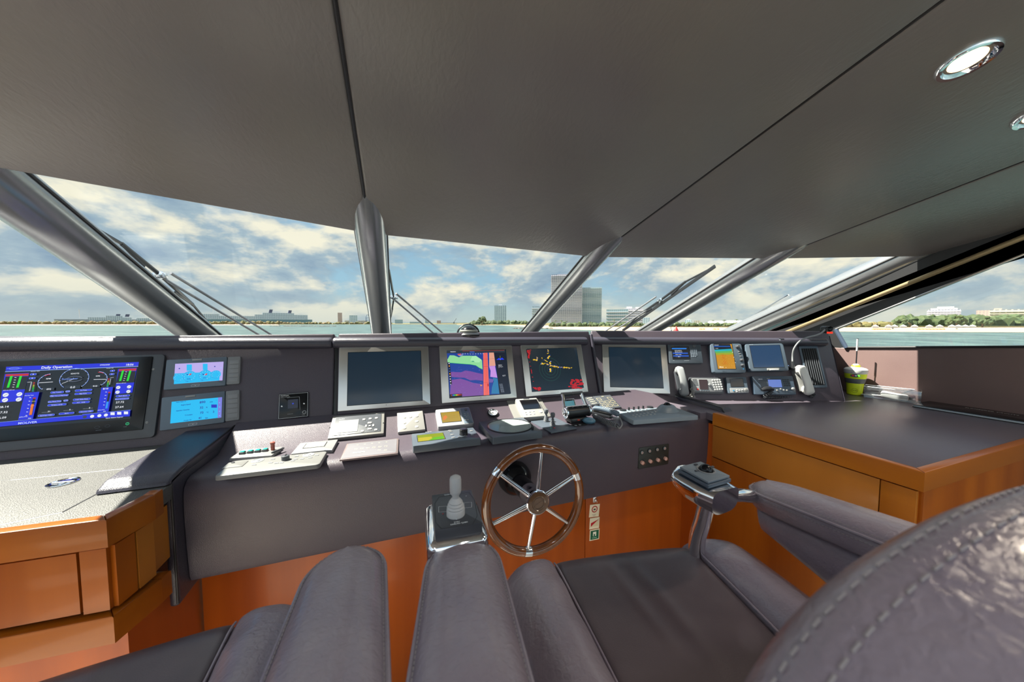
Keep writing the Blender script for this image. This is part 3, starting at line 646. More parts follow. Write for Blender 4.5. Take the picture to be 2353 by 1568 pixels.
# two engine display units
CY = em('00b8f0'); CYD = em('0868c8'); LV = em('b8a8e8'); NV = em('0838a0')
for n, (qq, kx, lab, logo) in enumerate(((((130, 155), (1120, 115), (1117, 485), (92, 575)), 935, 'upper of two engine displays with four cyan dials on the dashboard', 0), (((72, 665), (1112, 568), (1105, 975), (32, 1130)), 915, 'lower of two engine displays, cyan screen listing engine speed in figures', 1))):
    fr, w_, h_ = quad(PA, .014, *q4(Z6, *qq)); o = thing('engine_display', lab, 'display', fr, 'engine displays beside the wide monitor')
    xk = loc(fr, .014, *Z6(kx, 350+n*430))[0]
    b = B(); b.plate(xk+w_/2, h_, .014, BGR, .004, .0015, c=((xk-w_/2)/2, 0, 0)); b.build('housing', o)
    b = B(); b.plate(w_/2-xk-.001, h_*.97, .010, mat('keypad_taupe', (.17, .17, .175), .4), .004, .0015, c=((xk+.001+w_/2)/2, h_*.01, 0)); b.build('keypad', o)
    for i in range(5): d = B(); d.plate((w_/2-xk)*.72, h_*.13, .0012, mat('keypad_key', (.20, .20, .205), .45), .001, .0003, c=((xk+w_/2)/2+.002, h_*(.30-i*.155), .010)); d.build('key', o)
    b = B(); b.plate(.030, .006, .002, LGR, .001, .0005, c=((xk-w_/2)/2-(.01 if n else 0), h_/2-.006, .014)); b.build('clip', o)
    d = Draw(fr, .0145, Z6)
    if n == 0:
        d.pl([(232, 490), (890, 438), (905, 185), (250, 215)], LV); d.pl([(232, 490), (848, 440), (855, 320), (243, 345)], CY)
        for p, r in (((300, 400), .0165), ((445, 385), .021), ((655, 370), .021), ((800, 360), .0165)):
            d.disc(p, r, CY, n=28); d.arc(p, r*.86, .0006, CYD, 60, 300)
            for a in range(0, 300, 30): x, y = d.xy(p); c_, s_ = cos(radians(a-60)), sin(radians(a-60)); d.line([(x+c_*r*.68, y+s_*r*.68), (x+c_*r*.8, y+s_*r*.8)], .0007, em('e0f0ff'), True)
        d.rc(410, 225, 480, 310, CY); d.rc(628, 215, 692, 300, CY)
        for x in (446, 660): d.pl([(x-45, 352), (x-12, 352), (x-20, 372)], NV); d.pl([(x, 350), (x+32, 345), (x+22, 365), (x-8, 370)], em('e01830')); d.line([(x-18, 378), (x+8, 350)], .0008, WH)
        d.tx((412, 430), '898', .0052, CYD); d.tx((628, 415), '890', .0050, CYD); d.disc((312, 280), .0022, NV); d.disc((790, 252), .0022, NV)
        for i in range(4): d.disc((875, 415-i*48), .0016, em('90d0ff'))
        for p in ((395, 462), (600, 445)): d.tx(p, 'RPM', .0028, CYD)
    else:
        d.pl([(183, 1022), (875, 940), (885, 665), (203, 728)], CY); d.pl([(825, 948), (875, 940), (885, 665), (830, 670)], em('7878d8'))
        for p, s_, h in (((580, 752), '890', .0085), ((582, 822), '32', .0078), ((585, 892), '73', .0078), ((565, 962), '41', .0072), ((718, 738), 'min', .0045), ((668, 812), '%', .0045), ((672, 880), '°C', .0045), ((658, 955), 'bar', .0045), ((265, 740), 'Engine: Engine 1/2', .0028), ((330, 780), 'Engine-Speed', .0038), ((265, 858), 'Injection Quantity', .0038), ((382, 918), 'T-Coolant', .0038), ((368, 990), 'P-Lube Oil', .0036), ((760, 875), '2', .0070)): d.tx(p, s_, h, NV, .04)
        d.rc(740, 765, 815, 808, em('0020c0')); d.tx((768, 800), '1', .0060, em('001060')); 
        for i in range(4): d.disc((852, 915-i*58), .0022, em('60b0ff'))
        d.tx((800, 712), '-1', .0028, NV)
    d.build('screen', o)
    d = Draw(fr, .0143); yy = -h_/2+.0085; xm = (xk-w_/2)/2
    for s_ in (-1, 1): d.line([(xm+s_*.0065-.0055, yy-.003), (xm+s_*.0065+.0055, yy-.003), (xm+s_*.0065+.0065, yy+.003), (xm+s_*.0065-.0045, yy+.003), (xm+s_*.0065-.0055, yy-.003)], .0007, paint('c8ccd0'), True)
    d.build('emblem', o)
# watch alarm panel
o, fr, w_, h_ = unit('watch_alarm_panel', 'small square black watch alarm panel low on the dashboard, right of the engine displays', 'control panel', PA, .008, q4(Z6, (1640, 628), (2045, 590), (2062, 930), (1645, 968)), BLG)
d = Draw(fr, .0084, Z6)
for a in ((-1, -1, 1, -1), (1, -1, 1, 1), (1, 1, -1, 1), (-1, 1, -1, -1)): d.line([(a[0]*(w_/2-.003), a[1]*(h_/2-.003)), (a[2]*(w_/2-.003), a[3]*(h_/2-.003))], .0009, paint('d8dade'), True)
d.tx((1675, 655), 'WatchKeeper.', .0036, paint('f0f0f0'), .02); d.tx((1678, 673), 'ALARM CONTROL UNIT', .0021, paint('c8c8c8')); d.tx((1765, 900), '1 2 3 4 5 6 7 8 9', .0021, paint('c0c0c0')); d.arc((1995, 868), .006, .001, paint('d0d0d0')); d.tx((1962, 910), 'UniMarine', .0018, paint('c0c0c0'))
d.lrect(loc(fr, .0084, *Z6(1843, 755))[0], loc(fr, .0084, *Z6(1843, 755))[1], .036, .036, em('101c34', .7)); d.line([(1762, 675), (1930, 660), (1938, 835)], .0008, paint('b0b4b8')); d.disc((1843, 752), .003, em('2038c0'))
d.build('print', o)
for p in ((1693, 790), (1993, 752)): x, y = loc(fr, .008, *Z6(*p)); screw('screw', (x, y), o, .003, .008)
# four bridge monitors
SC0 = em('0c2638', .8, .10)
mons = [('blank dark monitor in brushed steel frame, leftmost of the four dashboard monitors', PA, q4(Z2, (172, 140), (957, 130), (976, 663), (124, 732)), q4(Z2, (248, 196), (888, 188), (902, 628), (217, 678))),
        ('steel framed monitor showing a purple, blue and green sea chart', PA, q4(Z2, (1053, 128), (1692, 120), (1770, 600), (1083, 657)), q4(Z2, (1125, 180), (1643, 178), (1702, 568), (1152, 607))),
        ('steel framed monitor showing a radar picture with green range rings', PA, q4(Z2, (1772, 118), (2308, 110), (2422, 548), (1856, 596)), q4(Z7, (1352, 140), (2040, 125), (2183, 690), (1465, 745))),
        ('blank dark monitor in brushed steel frame, right of the radar monitor', PB, q4(Z3, (285, 97), (792, 100), (885, 522), (325, 500)), q4(Z3, (340, 140), (752, 142), (820, 468), (380, 466)))]
for n, (lab, pl, qf, qs) in enumerate(mons):
    o, fr, w_, h_ = unit('bridge_monitor', lab, 'monitor', pl, .012, qf, STE, .002, .0012, 'bridge monitors in steel frames', 'frame')
    fs, ws, hs = quad(pl, .012, *qs); lo_ = fr.inverted() @ fs.translation
    b = B(); b.plate(ws+.004, hs+.004, .0008, BLG, .001, .0002, c=(lo_.x, lo_.y, .012)); b.build('screen_surround', o)
    x, y = lo_.x, -h_/2+.012; b = B(); b.cyl((x, y, .012), .0016, .0006, BLK, 10); b.build('indicator', o)
    if n == 1: d = Draw(fr, .0131, Z7)
    elif n == 2: d = Draw(fr, .0131, Z7)
    else: d = Draw(fr, .0131)
    d.lrect(lo_.x, lo_.y, ws, hs, SC0)
    if n == 1:
        d.pl([(270, 830), (1140, 775), (1048, 155), (225, 160)], em('101c30'))
        PU = em('7a4a9c'); d.pl([(270, 822), (985, 780), (895, 190), (228, 200)], em('1a3f96'))
        d.pl([(270, 826), (745, 797), (742, 642), (600, 620), (520, 590), (420, 560), (285, 580)], PU)
        d.pl([(285, 535), (400, 545), (480, 548), (560, 585), (640, 580), (740, 590), (738, 495), (640, 475), (560, 455), (490, 445), (430, 470), (285, 465)], PU)
        d.pl([(240, 335), (300, 335), (420, 345), (560, 355), (640, 370), (690, 405), (735, 425), (728, 300), (650, 240), (560, 235), (500, 235), (450, 235), (400, 258), (330, 230), (270, 228), (235, 290)], em('8fd89a'))
        d.pl([(560, 300), (640, 330), (690, 330), (720, 290), (640, 235), (590, 240)], em('a8e8b0')); d.pl([(580, 320), (620, 322), (610, 308), (585, 308)], em('3a9a80'))
        d.line([(240, 335), (300, 337), (420, 347), (560, 357), (640, 372), (690, 407), (735, 427)], .0018, em('40c868'))
        d.pl([(750, 798), (832, 793), (805, 192), (745, 195)], em('f06860')); d.pl([(832, 380), (910, 375), (945, 548), (845, 535), (850, 450), (825, 380)], em('c490e0')); d.pl([(830, 380), (920, 378), (895, 188), (828, 190)], em('e0a088'))
        d.pl([(860, 775), (975, 775), (948, 560), (880, 545), (895, 600), (870, 680)], em('2878a8')); d.pl([(830, 620), (880, 615), (895, 570), (825, 560)], em('6a5aa8'))
        for x in (762, 778, 790): d.line([(x, 200), (x+22, 790)], .0007, em('a03040'))
        for y in (285, 390, 620): d.line([(748, y), (900, y-8)], .0006, em('602838'))
        d.pl([(975, 778), (1140, 772), (1048, 160), (905, 165)], em('0a1428')); d.pl([(225, 200), (1055, 188), (1048, 155), (225, 160)], em('28323e'))
        d.line([(450, 168), (1045, 158)], .0012, em('d04830')); d.rc(552, 178, 620, 186, em('3870f0')); d.tx((275, 186), 'TIMEZERO', .0042, WH, .02)
        d.pl([(385, 222), (470, 215), (430, 245), (400, 240)], em('8890c0')); d.pl([(378, 210), (432, 205), (430, 220), (385, 226)], em('d85040'))
        for i in range(9): x, y = d.xy((455+i*36, 208)); d.arc((x, y), .0026, .0009, em('d0d4e0'), i*40, i*40+250, 8, True)
        d.pl([(930, 295), (1045, 290), (1010, 262), (990, 280), (965, 268)], em('1838ff')); d.line([(983, 235), (988, 300)], .0008, em('c0d020'))
        d.pl([(238, 330), (268, 328), (300, 645), (272, 650)], em('0c1018'))
        for i in range(9): d.disc((258+i*3, 345+i*37), .003, em(('e0e0f0', 'f0a030', '4060a0', '4060a0', 'f0a030', 'd0d0e0', 'd0d0e0', 'd0d0e0', 'a0a0c0')[i]), n=8)
        d.tx((1020, 528), '0.17', .0062, WH, .02)
        for i in range(4): d.tx((958+(i % 2)*4, 370+i*14), ('26 05.431 N', '080 06.1 W', 'Next Waypoint', '---')[i], .0028, WH)
        for i in range(9): d.tx((975+i*3, 645+i*14), 'Waypoint %d' % i if 0 else 'Route data', .0026, em('a8b4c8')); d.tx((1098+i*4, 642+i*14), '--', .0026, em('a8b4c8'))
        d.pl([(270, 830), (445, 820), (442, 775), (268, 785)], BK)
        for i, c in enumerate(('a04010', '2040e0', '20c0d0', '20d040', 'd8e020', 'f09020', 'e02010', 'b01010', '901010')): d.rc(285+i*17, 792-i, 302+i*17, 806-i, em(c))
        for i in range(46): x = random.uniform(290, 730); y = random.uniform(400, 780); d.line([(x, y), (x+random.uniform(8, 26), y+random.uniform(-2, 4))], .0004, em('8a88e8'))
        d.pl([(703, 670), (730, 660), (703, 645)], em('f0a818')); d.pl([(805, 670), (820, 672), (818, 632), (803, 634)], em('b01818'))
    if n == 2:
        g = em('2a6a58'); cxy = (1697, 428); d.pl([(1465, 742), (2180, 690), (2038, 128), (1354, 142)], em('071a26'))
        for r in (.0155, .031, .046, .0615): d.arc(cxy, r, .0007, g, n=60)
        RR = em('b8101c'); rn = random.Random(3)
        for i in range(60): x = rn.uniform(1950, 2160); y = rn.uniform(575, 700)-max(0, (2020-x)*-.0); (x > 1960+(700-y)*.25) and d.rc(x-16, y-9, x+16, y+7, RR)
        for i in range(30): x = rn.uniform(1455, 1570); y = rn.uniform(685, 730); d.rc(x-9, y-6, x+9, y+6, RR)
        for i in range(46): y = rn.uniform(150, 270); x = 1354+(y-140)*.19+rn.uniform(0, 62)*max(.15, 1-(y-140)/140); d.rc(x, y, x+14, y+9, RR)
        for i in range(14): y = rn.uniform(300, 640); x = 1354+(y-140)*.185+6; d.rc(x, y, x+16, y+6, RR)
        YE = em('f0c418'); BB = em('2050e8')
        def blob(pts, k, c2, sz=5):
            for i in range(k): a = rn.random(); j = int(a*(len(pts)-1)); f_ = a*(len(pts)-1)-j; x = pts[j][0]*(1-f_)+pts[j+1][0]*f_+rn.gauss(0, 5); y = pts[j][1]*(1-f_)+pts[j+1][1]*f_+rn.gauss(0, 5); s_ = rn.uniform(.4, 1)*sz; d.rc(x-s_, y-s_*.7, x+s_, y+s_*.7, c2)
        for pts, k in (([(1560, 350), (1680, 362)], 26), ([(1695, 380), (1800, 400), (1990, 410)], 70), ([(1690, 420), (1690, 460)], 40), ([(1690, 325), (1690, 390)], 14), ([(1440, 295), (1500, 300), (1498, 260)], 26), ([(1650, 275), (1680, 240)], 30), ([(1570, 280), (1640, 320)], 8), ([(1655, 160), (1655, 230)], 8)): blob(pts, k//3, BB, 8); blob(pts, k, YE, 7)
    d.build('screen', o)
# steel frames' neighbours: starboard dash instruments
def std(name, label, cat, pl, t, q, m, qs=None, sc_=None, rc=.006, group=None, r=.002):
    o, fr, w_, h_ = unit(name, label, cat, pl, t, q, m, rc, r, group)
    if qs:
        fs, ws, hs = quad(pl, t, *qs); lo_ = fr.inverted() @ fs.translation
        b = B(); b.plate(ws+.005, hs+.005, .0006, BLK, .0015, .0002, c=(lo_.x, lo_.y, t)); b.build('screen_surround', o)
        d = Draw(fr, t+.0009); d.lrect(lo_.x, lo_.y, ws, hs, sc_); return o, fr, w_, h_, d, lo_, ws, hs
    return o, fr, w_, h_
def P_(fr, t, f, *pts): return [loc(fr, t, *f(*p)) for p in pts]
o, fr, w_, h_, d, l_, ws, hs = std('navigation_receiver', 'dark navigation receiver with blue text screen and keypad, right of the four monitors', 'receiver', PB, .02, q4(Z3, (830, 110), (1093, 108), (1137, 268), (858, 270)), mat('slate_plastic', (.06, .075, .095), .35), q4(Z3, (862, 135), (995, 135), (1028, 232), (882, 235)), em('081018'))
d.f = Z3
for y, c in ((147, '1c78d8'), (185, '1c58c8'), (207, '1c58c8')): d.rc(866+(y-135)*.2, y-4, 985+(y-135)*.3, y+6, em(c))
for y, s_ in ((168, '26°05.4309 N'), (180, '080°06.109 W'), (200, 'SOG  0.1kn'), (218, '--   300.7')): d.tx((885+(y-135)*.2, y), s_, .0052, WH, .02)
d.build('screen', o)
keys(o, [(l_.x+ws/2+.0125+i*.010, l_.y+hs*.42-j*.0085-.010) for i in range(4) for j in range(6) if (i, j) != (3, 5)], .007, .0045, .0012, paint('8a96a4'), .02)
b = B(); x, y = P_(fr, .02, Z3, (1050, 128))[0]; b.cyl((x, y, .02), .0085, .0015, DGR, 16); b.build('cursor_pad', o)
b = Draw(fr, .0204, Z3); b.tx((862, 131), 'FURUNO', .003, paint('9a8050')); b.tx((878, 248), 'GPS', .0035, paint('b0b8c0')); b.tx((970, 249), 'NAVIGATOR', .0035, paint('b0b8c0')); b.build('lettering', o)
# fish finder
o, fr, w_, h_, d, l_, ws, hs = std('fish_finder', 'upright blue-grey fish finder with orange echo screen and round knobs', 'fish finder', PB, .035, q4(Z3, (1178, 108), (1435, 108), (1482, 345), (1225, 348)), BGR, q4(Z3, (1207, 112), (1345, 112), (1405, 312), (1255, 315)), em('c88a10'), .012)
d.f = Z3; d.pl([(1220, 165), (1362, 160), (1345, 112), (1207, 112)], em('081828')); d.pl([(1222, 172), (1364, 166), (1356, 150), (1217, 158)], em('20b0c0')); d.pl([(1226, 186), (1369, 180), (1362, 164), (1221, 171)], em('58b060')); d.pl([(1230, 200), (1373, 195), (1368, 179), (1226, 185)], em('98a828'))
for i in range(70): x = random.uniform(1270, 1300) + (random.random()-.5)*20; y = random.uniform(190, 280); d.rc(x+(y-190)*.2, y, x+3+(y-190)*.2, y+3, em('d05010'))
for i in range(50): x = random.uniform(1240, 1385); y = random.uniform(205, 300); d.rc(x, y, x+5, y+2, em('d8a020'))
for y in (178, 218, 262): d.rc(1358+(y-178)*.28, y, 1366+(y-178)*.28, y+3, WH)
d.tx((1253, 307), '38.6', .0105, em('fff0c0'), .02); d.tx((1305, 307), 'm', .005, em('fff0c0')); d.rc(1210, 128, 1345, 134, em('2060c0')); d.tx((1212, 124), 'FURUNO', .0045, WH, .02); d.tx((1222, 152), '1 3 5', .0055, WH, .02); d.build('screen', o)
for (px, py), r in zip([(1405, 133), (1438, 243), (1445, 285)], (.0115, .0095, .0095)):
    x, y = P_(fr, .035, Z3, (px, py))[0]; b = B(); b.lathe([(r, 0), (r*.95, .002), (r*.75, .003), (r*.7, .014), (r*.6, .0155), (.0001, .0155)], DGR, 24, M.Translation((x, y, .035))); b.box((x, y+r*.35, .0508), (.0012, r*.6, .0004), LGR); b.build('knob', o)
keys(o, P_(fr, .035, Z3, (1418, 172), (1425, 190), (1432, 210)), .011, .0045, .0015, LGR, .035); keys(o, P_(fr, .035, Z3, (1455, 314)), .007, .007, .0015, em('3090c0'), .035, 'power_button', round_=True)
b = B(); x, y = P_(fr, .035, Z3, (1285, 100))[0]; b.box((x, y, .02), (.05, .008, .012), GRY, .002); b.build('mounting_clip', o)
# touch screen
o, fr, w_, h_, d, l_, ws, hs = std('touch_display', 'blue-grey display with large pale blue blank screen, between fish finder and air vent', 'display', PB, .035, q4(Z3, (1470, 108), (1765, 108), (1845, 325), (1513, 338)), BGR, q4(Z3, (1500, 122), (1742, 122), (1797, 298), (1545, 302)), em('28486c', .9, .08), .01)
d.build('screen', o); b = B(); x, y = P_(fr, .035, Z3, (1697, 318))[0]; b.box((x, y, .037), (.068, .013, .008), LGR, .003); b.box((x, y-.004, .043), (.05, .006, .008), WHT, .002); b.build('memory_card_door', o)
keys(o, P_(fr, .035, Z3, (1823, 287)), .004, .004, .001, em('a8c8ff'), .035, 'indicator', round_=True); b = Draw(fr, .0354, Z3); b.tx((1503, 118), 'FURUNO', .004, paint('c0ccd8')); b.build('lettering', o)
# radio telephone
o, fr, w_, h_, d, l_, ws, hs = std('radio_telephone', 'radio telephone with silver speaker grille, small red screen and number keys, beside the grey handset', 'radio', PB, .02, q4(Z3, (1003, 382), (1270, 385), (1307, 520), (1045, 515)), DGR, q4(Z3, (1083, 402), (1150, 402), (1170, 480), (1100, 485)), em('3a2020'), .005)
b = B(); xa_, xb_ = P_(fr, .02, Z3, (1020, 445))[0], P_(fr, .02, Z3, (1290, 445))[0]; b.plate(w_*.90, h_*.80, .004, GRY, .004, .001, c=(0, .002, .019)); b.build('face_plate', o)
for v in d.bm.verts: v.co.z += .0035
d.k = 9; d.t = .0232; d.f = Z3; d.tx((1108, 425), '16', .010, em('ff2020'), .03); d.tx((1096, 442), 'SIMPLEX', .0026, em('f0a080')); d.tx((1100, 455), 'DISTRESS', .0026, em('f0a080')); d.build('screen', o)
for i in range(6): b = B(); x, y = P_(fr, .02, Z3, (1052+i*2.5, 400+i*9.5))[0]; b.box((x, y, .0232), (.026, .0022, .0008), DGR); b.build('grille_slot', o)
keys(o, [P_(fr, .02, Z3, (1200+i*20+j*5, 408+j*19-i*1.5))[0] for i in range(4) for j in range(5)], .0095, .007, .002, WHT, .0228, round_=True)
keys(o, P_(fr, .02, Z3, (1077, 482)), .010, .009, .003, RED, .0228, 'distress_button'); keys(o, P_(fr, .02, Z3, (1175, 445)), .016, .016, .006, GRY, .0228, 'dial_knob', round_=True); keys(o, P_(fr, .02, Z3, (1108, 492), (1128, 493), (1148, 493), (1168, 492)), .009, .004, .0015, BGR, .0228)
# small depth repeater
o, fr, w_, h_, d, l_, ws, hs = std('display_unit', 'small silver display unit with blank black screen below the fish finder', 'display', PB, .022, q4(Z3, (1308, 382), (1470, 382), (1507, 510), (1338, 518)), BGR, q4(Z3, (1343, 396), (1445, 396), (1460, 458), (1357, 460)), em('0a0c14', .8, .08), .005)
d.build('screen', o); b = B(); x, y = P_(fr, .022, Z3, (1420, 490))[0]; b.plate(w_*.90, h_*.30, .003, GRY, .004, .001, c=(x, y, .0215)); b.build('button_bar', o)
keys(o, P_(fr, .022, Z3, (1372, 492)), .008, .006, .002, em('40b0e0'), .0245); keys(o, P_(fr, .022, Z3, (1398, 488), (1420, 490), (1443, 486), (1400, 500)), .008, .005, .002, WHT, .0245); keys(o, P_(fr, .022, Z3, (1472, 485)), .016, .016, .003, LGR, .0245, 'dial_knob', round_=True)
# radio transceiver
o, fr, w_, h_, d, l_, ws, hs = std('radio_transceiver', 'dark blue radio transceiver with slatted speaker and lilac screen, left of the white handset', 'radio', PB, .022, q4(Z3, (1517, 372), (1848, 372), (1900, 525), (1560, 525)), mat('navy_plastic', (.05, .075, .11), .36), q4(Z3, (1648, 402), (1752, 402), (1780, 465), (1668, 465)), em('6a86d8', .8), .005)
b = Draw(fr, .0225, Z3); b.tx((1575, 402), 'GMDSS', .0055, paint('d8dce8'), .02); b.tx((1648, 396), 'FURUNO', .003, paint('d8dce8')); b.build('lettering', o)
d.build('screen', o)
for i in range(7): b = B(); x, y = P_(fr, .022, Z3, (1612+i*3, 412+i*9))[0]; b.box((x, y, .0222), (.040, .003, .001), BLK); b.build('grille_slot', o)
keys(o, [P_(fr, .022, Z3, (1782+i*19+j*5, 404+j*16))[0] for i in range(3) for j in range(4)], .009, .007, .0015, BLK, .022); keys(o, P_(fr, .022, Z3, (1855, 478)), .016, .016, .012, GRY, .022, 'volume_knob', round_=True)
keys(o, P_(fr, .022, Z3, (1730, 490), (1760, 480), (1785, 488), (1810, 490)), .010, .009, .003, LGR, .022, round_=True)
# air vent
fr, w_, h_ = quad(PB, .004, *q4(Z3, (1862, 128), (2030, 128), (2175, 466), (2030, 470)))
o = thing('air_vent', 'black slatted air vent at the starboard end of the dashboard', 'vent', fr)
b = B(); b.plate(w_, h_, .006, BGR, .006, .002); b.build('frame', o); b = B(); b.plate(w_*.80, h_*.88, .0068, DK, .003, .0003); b.build('opening', o)
for i in range(7): b = B(); b.box(((i-3)*w_*.8/7.2, 0, .008), (.0022, h_*.86, .005), DGR, .0005, rot=M.Rotation(.5, 3, 'Y')); b.build('slat', o)
# gooseneck lamp/microphone
GM = PB.off(.03); pts = [GM.hit(1822, 846), GM.hit(1821, 822), PB.off(.05).hit(1824, 803), PB.off(.07).hit(1836, 786), PB.off(.09).hit(1855, 776), PB.off(.10).hit(1875, 771), PB.off(.11).hit(1888, 765), PB.off(.115).hit(1897, 757)]
o = thing('gooseneck_microphone', 'gooseneck microphone with small black head curving up above the coaming', 'microphone', pts[0]); oi = M.Translation(-pts[0])
def smooth(P, k=6):
    out = []; n = len(P)
    for i in range(n-1):
        p0, p1, p2, p3 = P[max(i-1, 0)], P[i], P[i+1], P[min(i+2, n-1)]
        for j in range(k):
            t = j/k; out.append(.5*((2*p1)+(-p0+p2)*t+(2*p0-5*p1+4*p2-p3)*t*t+(-p0+3*p1-3*p2+p3)*t**3))
    return out+[P[-1]]
b = B(); b.tube(smooth(pts), .0042, GRY, 10); b.build('stem', o, oi)
b = B(); b.tube([pts[0]-PB.n*.03, pts[0], pts[0]+(pts[1]-pts[0])*.6], .009, BLK, 12); b.build('base', o, oi)
hc_ = PB.off(.115).hit(1903, 758); b = B(); hf = frame(hc_, V((cos(.3), -sin(.3), 0)), V((0, 0, 1)), V((-sin(.3), -cos(.3), 0)))
b.box((0, 0, -.012), (.036, .040, .045), BLK, .010, 3); b.lathe([(.013, 0), (.015, .003), (.012, .006), (.008, .002), (.0001, .001)], BLG, 24, M.Translation((0, .005, .0105))); b.build('head', o, oi @ hf)
b = B()
for i in range(6): b.box((-.0145+i*.0058, -.0165, .010), (.0034, .010, .002), em('ff3010', 1.2))
b.build('red_light', o, oi @ hf)
# telephone handsets
def coil(name, P, R, r, turns, m, parent, inv_, n=9):
    P = smooth([V(p) for p in P], 8); Ls = [0]
    for a, c in zip(P, P[1:]): Ls.append(Ls[-1]+(c-a).length)
    tot = Ls[-1]; out = []; K = turns*n
    for i in range(K+1):
        s_ = tot*i/K; j = max(k for k in range(len(P)) if Ls[k] <= s_+1e-9); j = min(j, len(P)-2); f_ = (s_-Ls[j])/max(1e-9, Ls[j+1]-Ls[j])
        c = P[j].lerp(P[j+1], f_); d_ = (P[j+1]-P[j]).normalized(); u = d_.orthogonal() if abs(d_.z) > .95 else (V((0, 0, 1))-d_*d_.z).normalized(); q_ = d_.cross(u); a = 2*pi*i/n
        out.append(c+u*R*cos(a)+q_*R*sin(a))
    b = B(); b.tube(out, r, m, 6); return b.build(name, parent, inv_)
def handset(name, label, pl, top, bot, m, wd=.042, lift=.03, bend=.02, cord=None, mc=None):
    a, c = pl.off(lift).hit(*top), pl.off(lift).hit(*bot); y = (a-c); ln = y.length; y.normalize(); x = y.cross(pl.n).normalized(); z = x.cross(y)
    fr = frame((a+c)/2-z*lift, x, y, z); o = thing(name, label, 'telephone', fr)
    b = B(); rings = []
    for k in range(25):
        s_ = k/24; yy = -ln/2+ln*s_; e = abs(2*s_-1); zc = lift+bend*(1-e**2)-.002; cap = min(1, (min(s_, 1-s_)/.07+.02))**.5
        wv = wd/2*(.72+.28*e**2.5)*cap; th = (.011+.007*e**6)*cap
        rings.append([V((wv*(abs(cos(A))**.6)*(1 if cos(A) > 0 else -1), yy, zc-(.008*e**6)+th*(abs(sin(A))**.7)*(1 if sin(A) > 0 else -1))) for A in [2*pi*j/20 for j in range(20)]])
    b.loft(rings, m); b.build('handset', o, ang=70)
    for s_ in (-1, 1):
        b = B(); b.lathe([(wd*.40, lift-.022), (wd*.44, lift-.012), (wd*.40, lift+.004)], m, 24, M.Translation((0, s_*(ln/2-wd*.52), 0))); b.build('earpiece' if s_ > 0 else 'mouthpiece', o)
    b = B(); b.plate(wd*.8, ln*.72, max(.006, lift-.020), DGR if m is GRY else LGR, .006, .002); b.box((0, ln*.20, lift-.01), (wd*.3, .02, .03), DGR if m is GRY else LGR, .003); b.build('cradle', o)
    return o, fr, ln
o, fr, ln = handset('telephone_handset', 'grey telephone handset standing on its cradle beside the right blank monitor', PB, Z3(925, 290), Z3(978, 540), GRY, .05, .035, .02)
P = [PB.off(.02).hit(*Z3(*p)) for p in ((1025, 470), (1042, 500), (1035, 535))]+[PT.off(.01).hit(*Z3(*p)) for p in ((1050, 548), (980, 552), (920, 545), (850, 532))]
coil('curly_cord', P, .008, .0024, 34, LGR, o, fr.inverted())
o, fr, ln = handset('telephone_handset', 'white telephone handset hanging between the radio transceiver and the air vent', PB, Z3(1915, 282), Z3(2005, 528), WHT, .058, .045, .012)
P = [PB.off(.03).hit(*Z3(*p)) for p in ((2020, 500), (2025, 530))]+[PT.off(.012).hit(*Z3(*p)) for p in ((1990, 545), (1900, 546), (1780, 547), (1680, 548), (1625, 548))]+[PB.off(.03).hit(*Z3(*p)) for p in ((1640, 530), (1680, 505), (1690, 480))]
coil('curly_cord', P, .008, .0022, 46, DGR, o, fr.inverted())
b = B(); pz = [PB.off(.035).hit(*Z3(*p)) for p in ((1605, 488), (1630, 478), (1670, 474), (1700, 482))]; o = thing('hand_microphone', 'small black hand microphone clipped to the radio transceiver', 'microphone', pz[0]); b.tube(pz, [.008, .013, .013, .009], BLK, 14); b.build('microphone_body', o, M.Translation(-pz[0]))
# ---------------- helm slope instruments ----------------
GP_ = mat('grey_instrument', (.20, .20, .205), .4)
o, fr, w_, h_, d, l_, ws, hs = std('intercom_panel', 'grey intercom panel with blank square screen and white keys on the helm slope, leftmost there', 'control panel', PS, .012, q4(Z2, (90, 765), (560, 735), (560, 920), (60, 978)), mat('taupe_plate', (.165, .16, .15), .4), q4(Z2, (150, 818), (328, 803), (322, 912), (140, 928)), mat('lcd_grey', (.26, .27, .27), .25), .003)
b = B(); b.plate(w_*.88, h_*.82, .002, DGR, .003, .0006, c=(0, 0, .0115)); b.build('face_plate', o)
for v in d.bm.verts: v.co.z += .0015
d.build('screen', o)
keys(o, P_(fr, .013, Z2, (378, 803), (434, 796), (490, 790), (364, 908), (485, 895)), .0105, .0095, .002, KEYW, .0135)
keys(o, P_(fr, .013, Z2, (430, 833), (430, 888)), .0155, .009, .002, KEYW, .0135, 'arrow_key', .004); keys(o, P_(fr, .013, Z2, (397, 862), (462, 856)), .007, .013, .002, KEYW, .0135, 'arrow_key', .003); keys(o, P_(fr, .013, Z2, (430, 860)), .008, .006, .002, KEYW, .0135, 'center_key')
b = Draw(fr, .0138, Z2); b.tx((152, 801), 'Aqua Media', .0032, paint('e0e0e0'), .02); b.tx((195, 945), 'MARINE', .0026, paint('e0e0e0')); b.build('lettering', o)
for p in ((68, 877), (550, 833)): x, y = P_(fr, .012, Z2, p)[0]; screw('screw', (x, y), o, .0028, .012, BLK)
o, fr, w_, h_ = unit('button_panel', 'white square panel with seven round buttons on the helm slope', 'control panel', PS, .012, q4(Z2, (680, 742), (912, 722), (922, 888), (680, 917)), mat('warm_white_plate', (.25, .243, .23), .4), .001, .001)
for p in ((741, 783), (795, 777), (853, 771), (741, 831), (853, 818), (741, 878), (853, 866)):
    x, y = P_(fr, .012, Z2, p)[0]; b = B(); b.lathe([(.0072, 0), (.0072, .0012), (.0062, .0016), (.0055, .0008), (.0050, .0014), (.0001, .0018)], KEYW, 20, M.Translation((x, y, .012))); b.build('button', o)
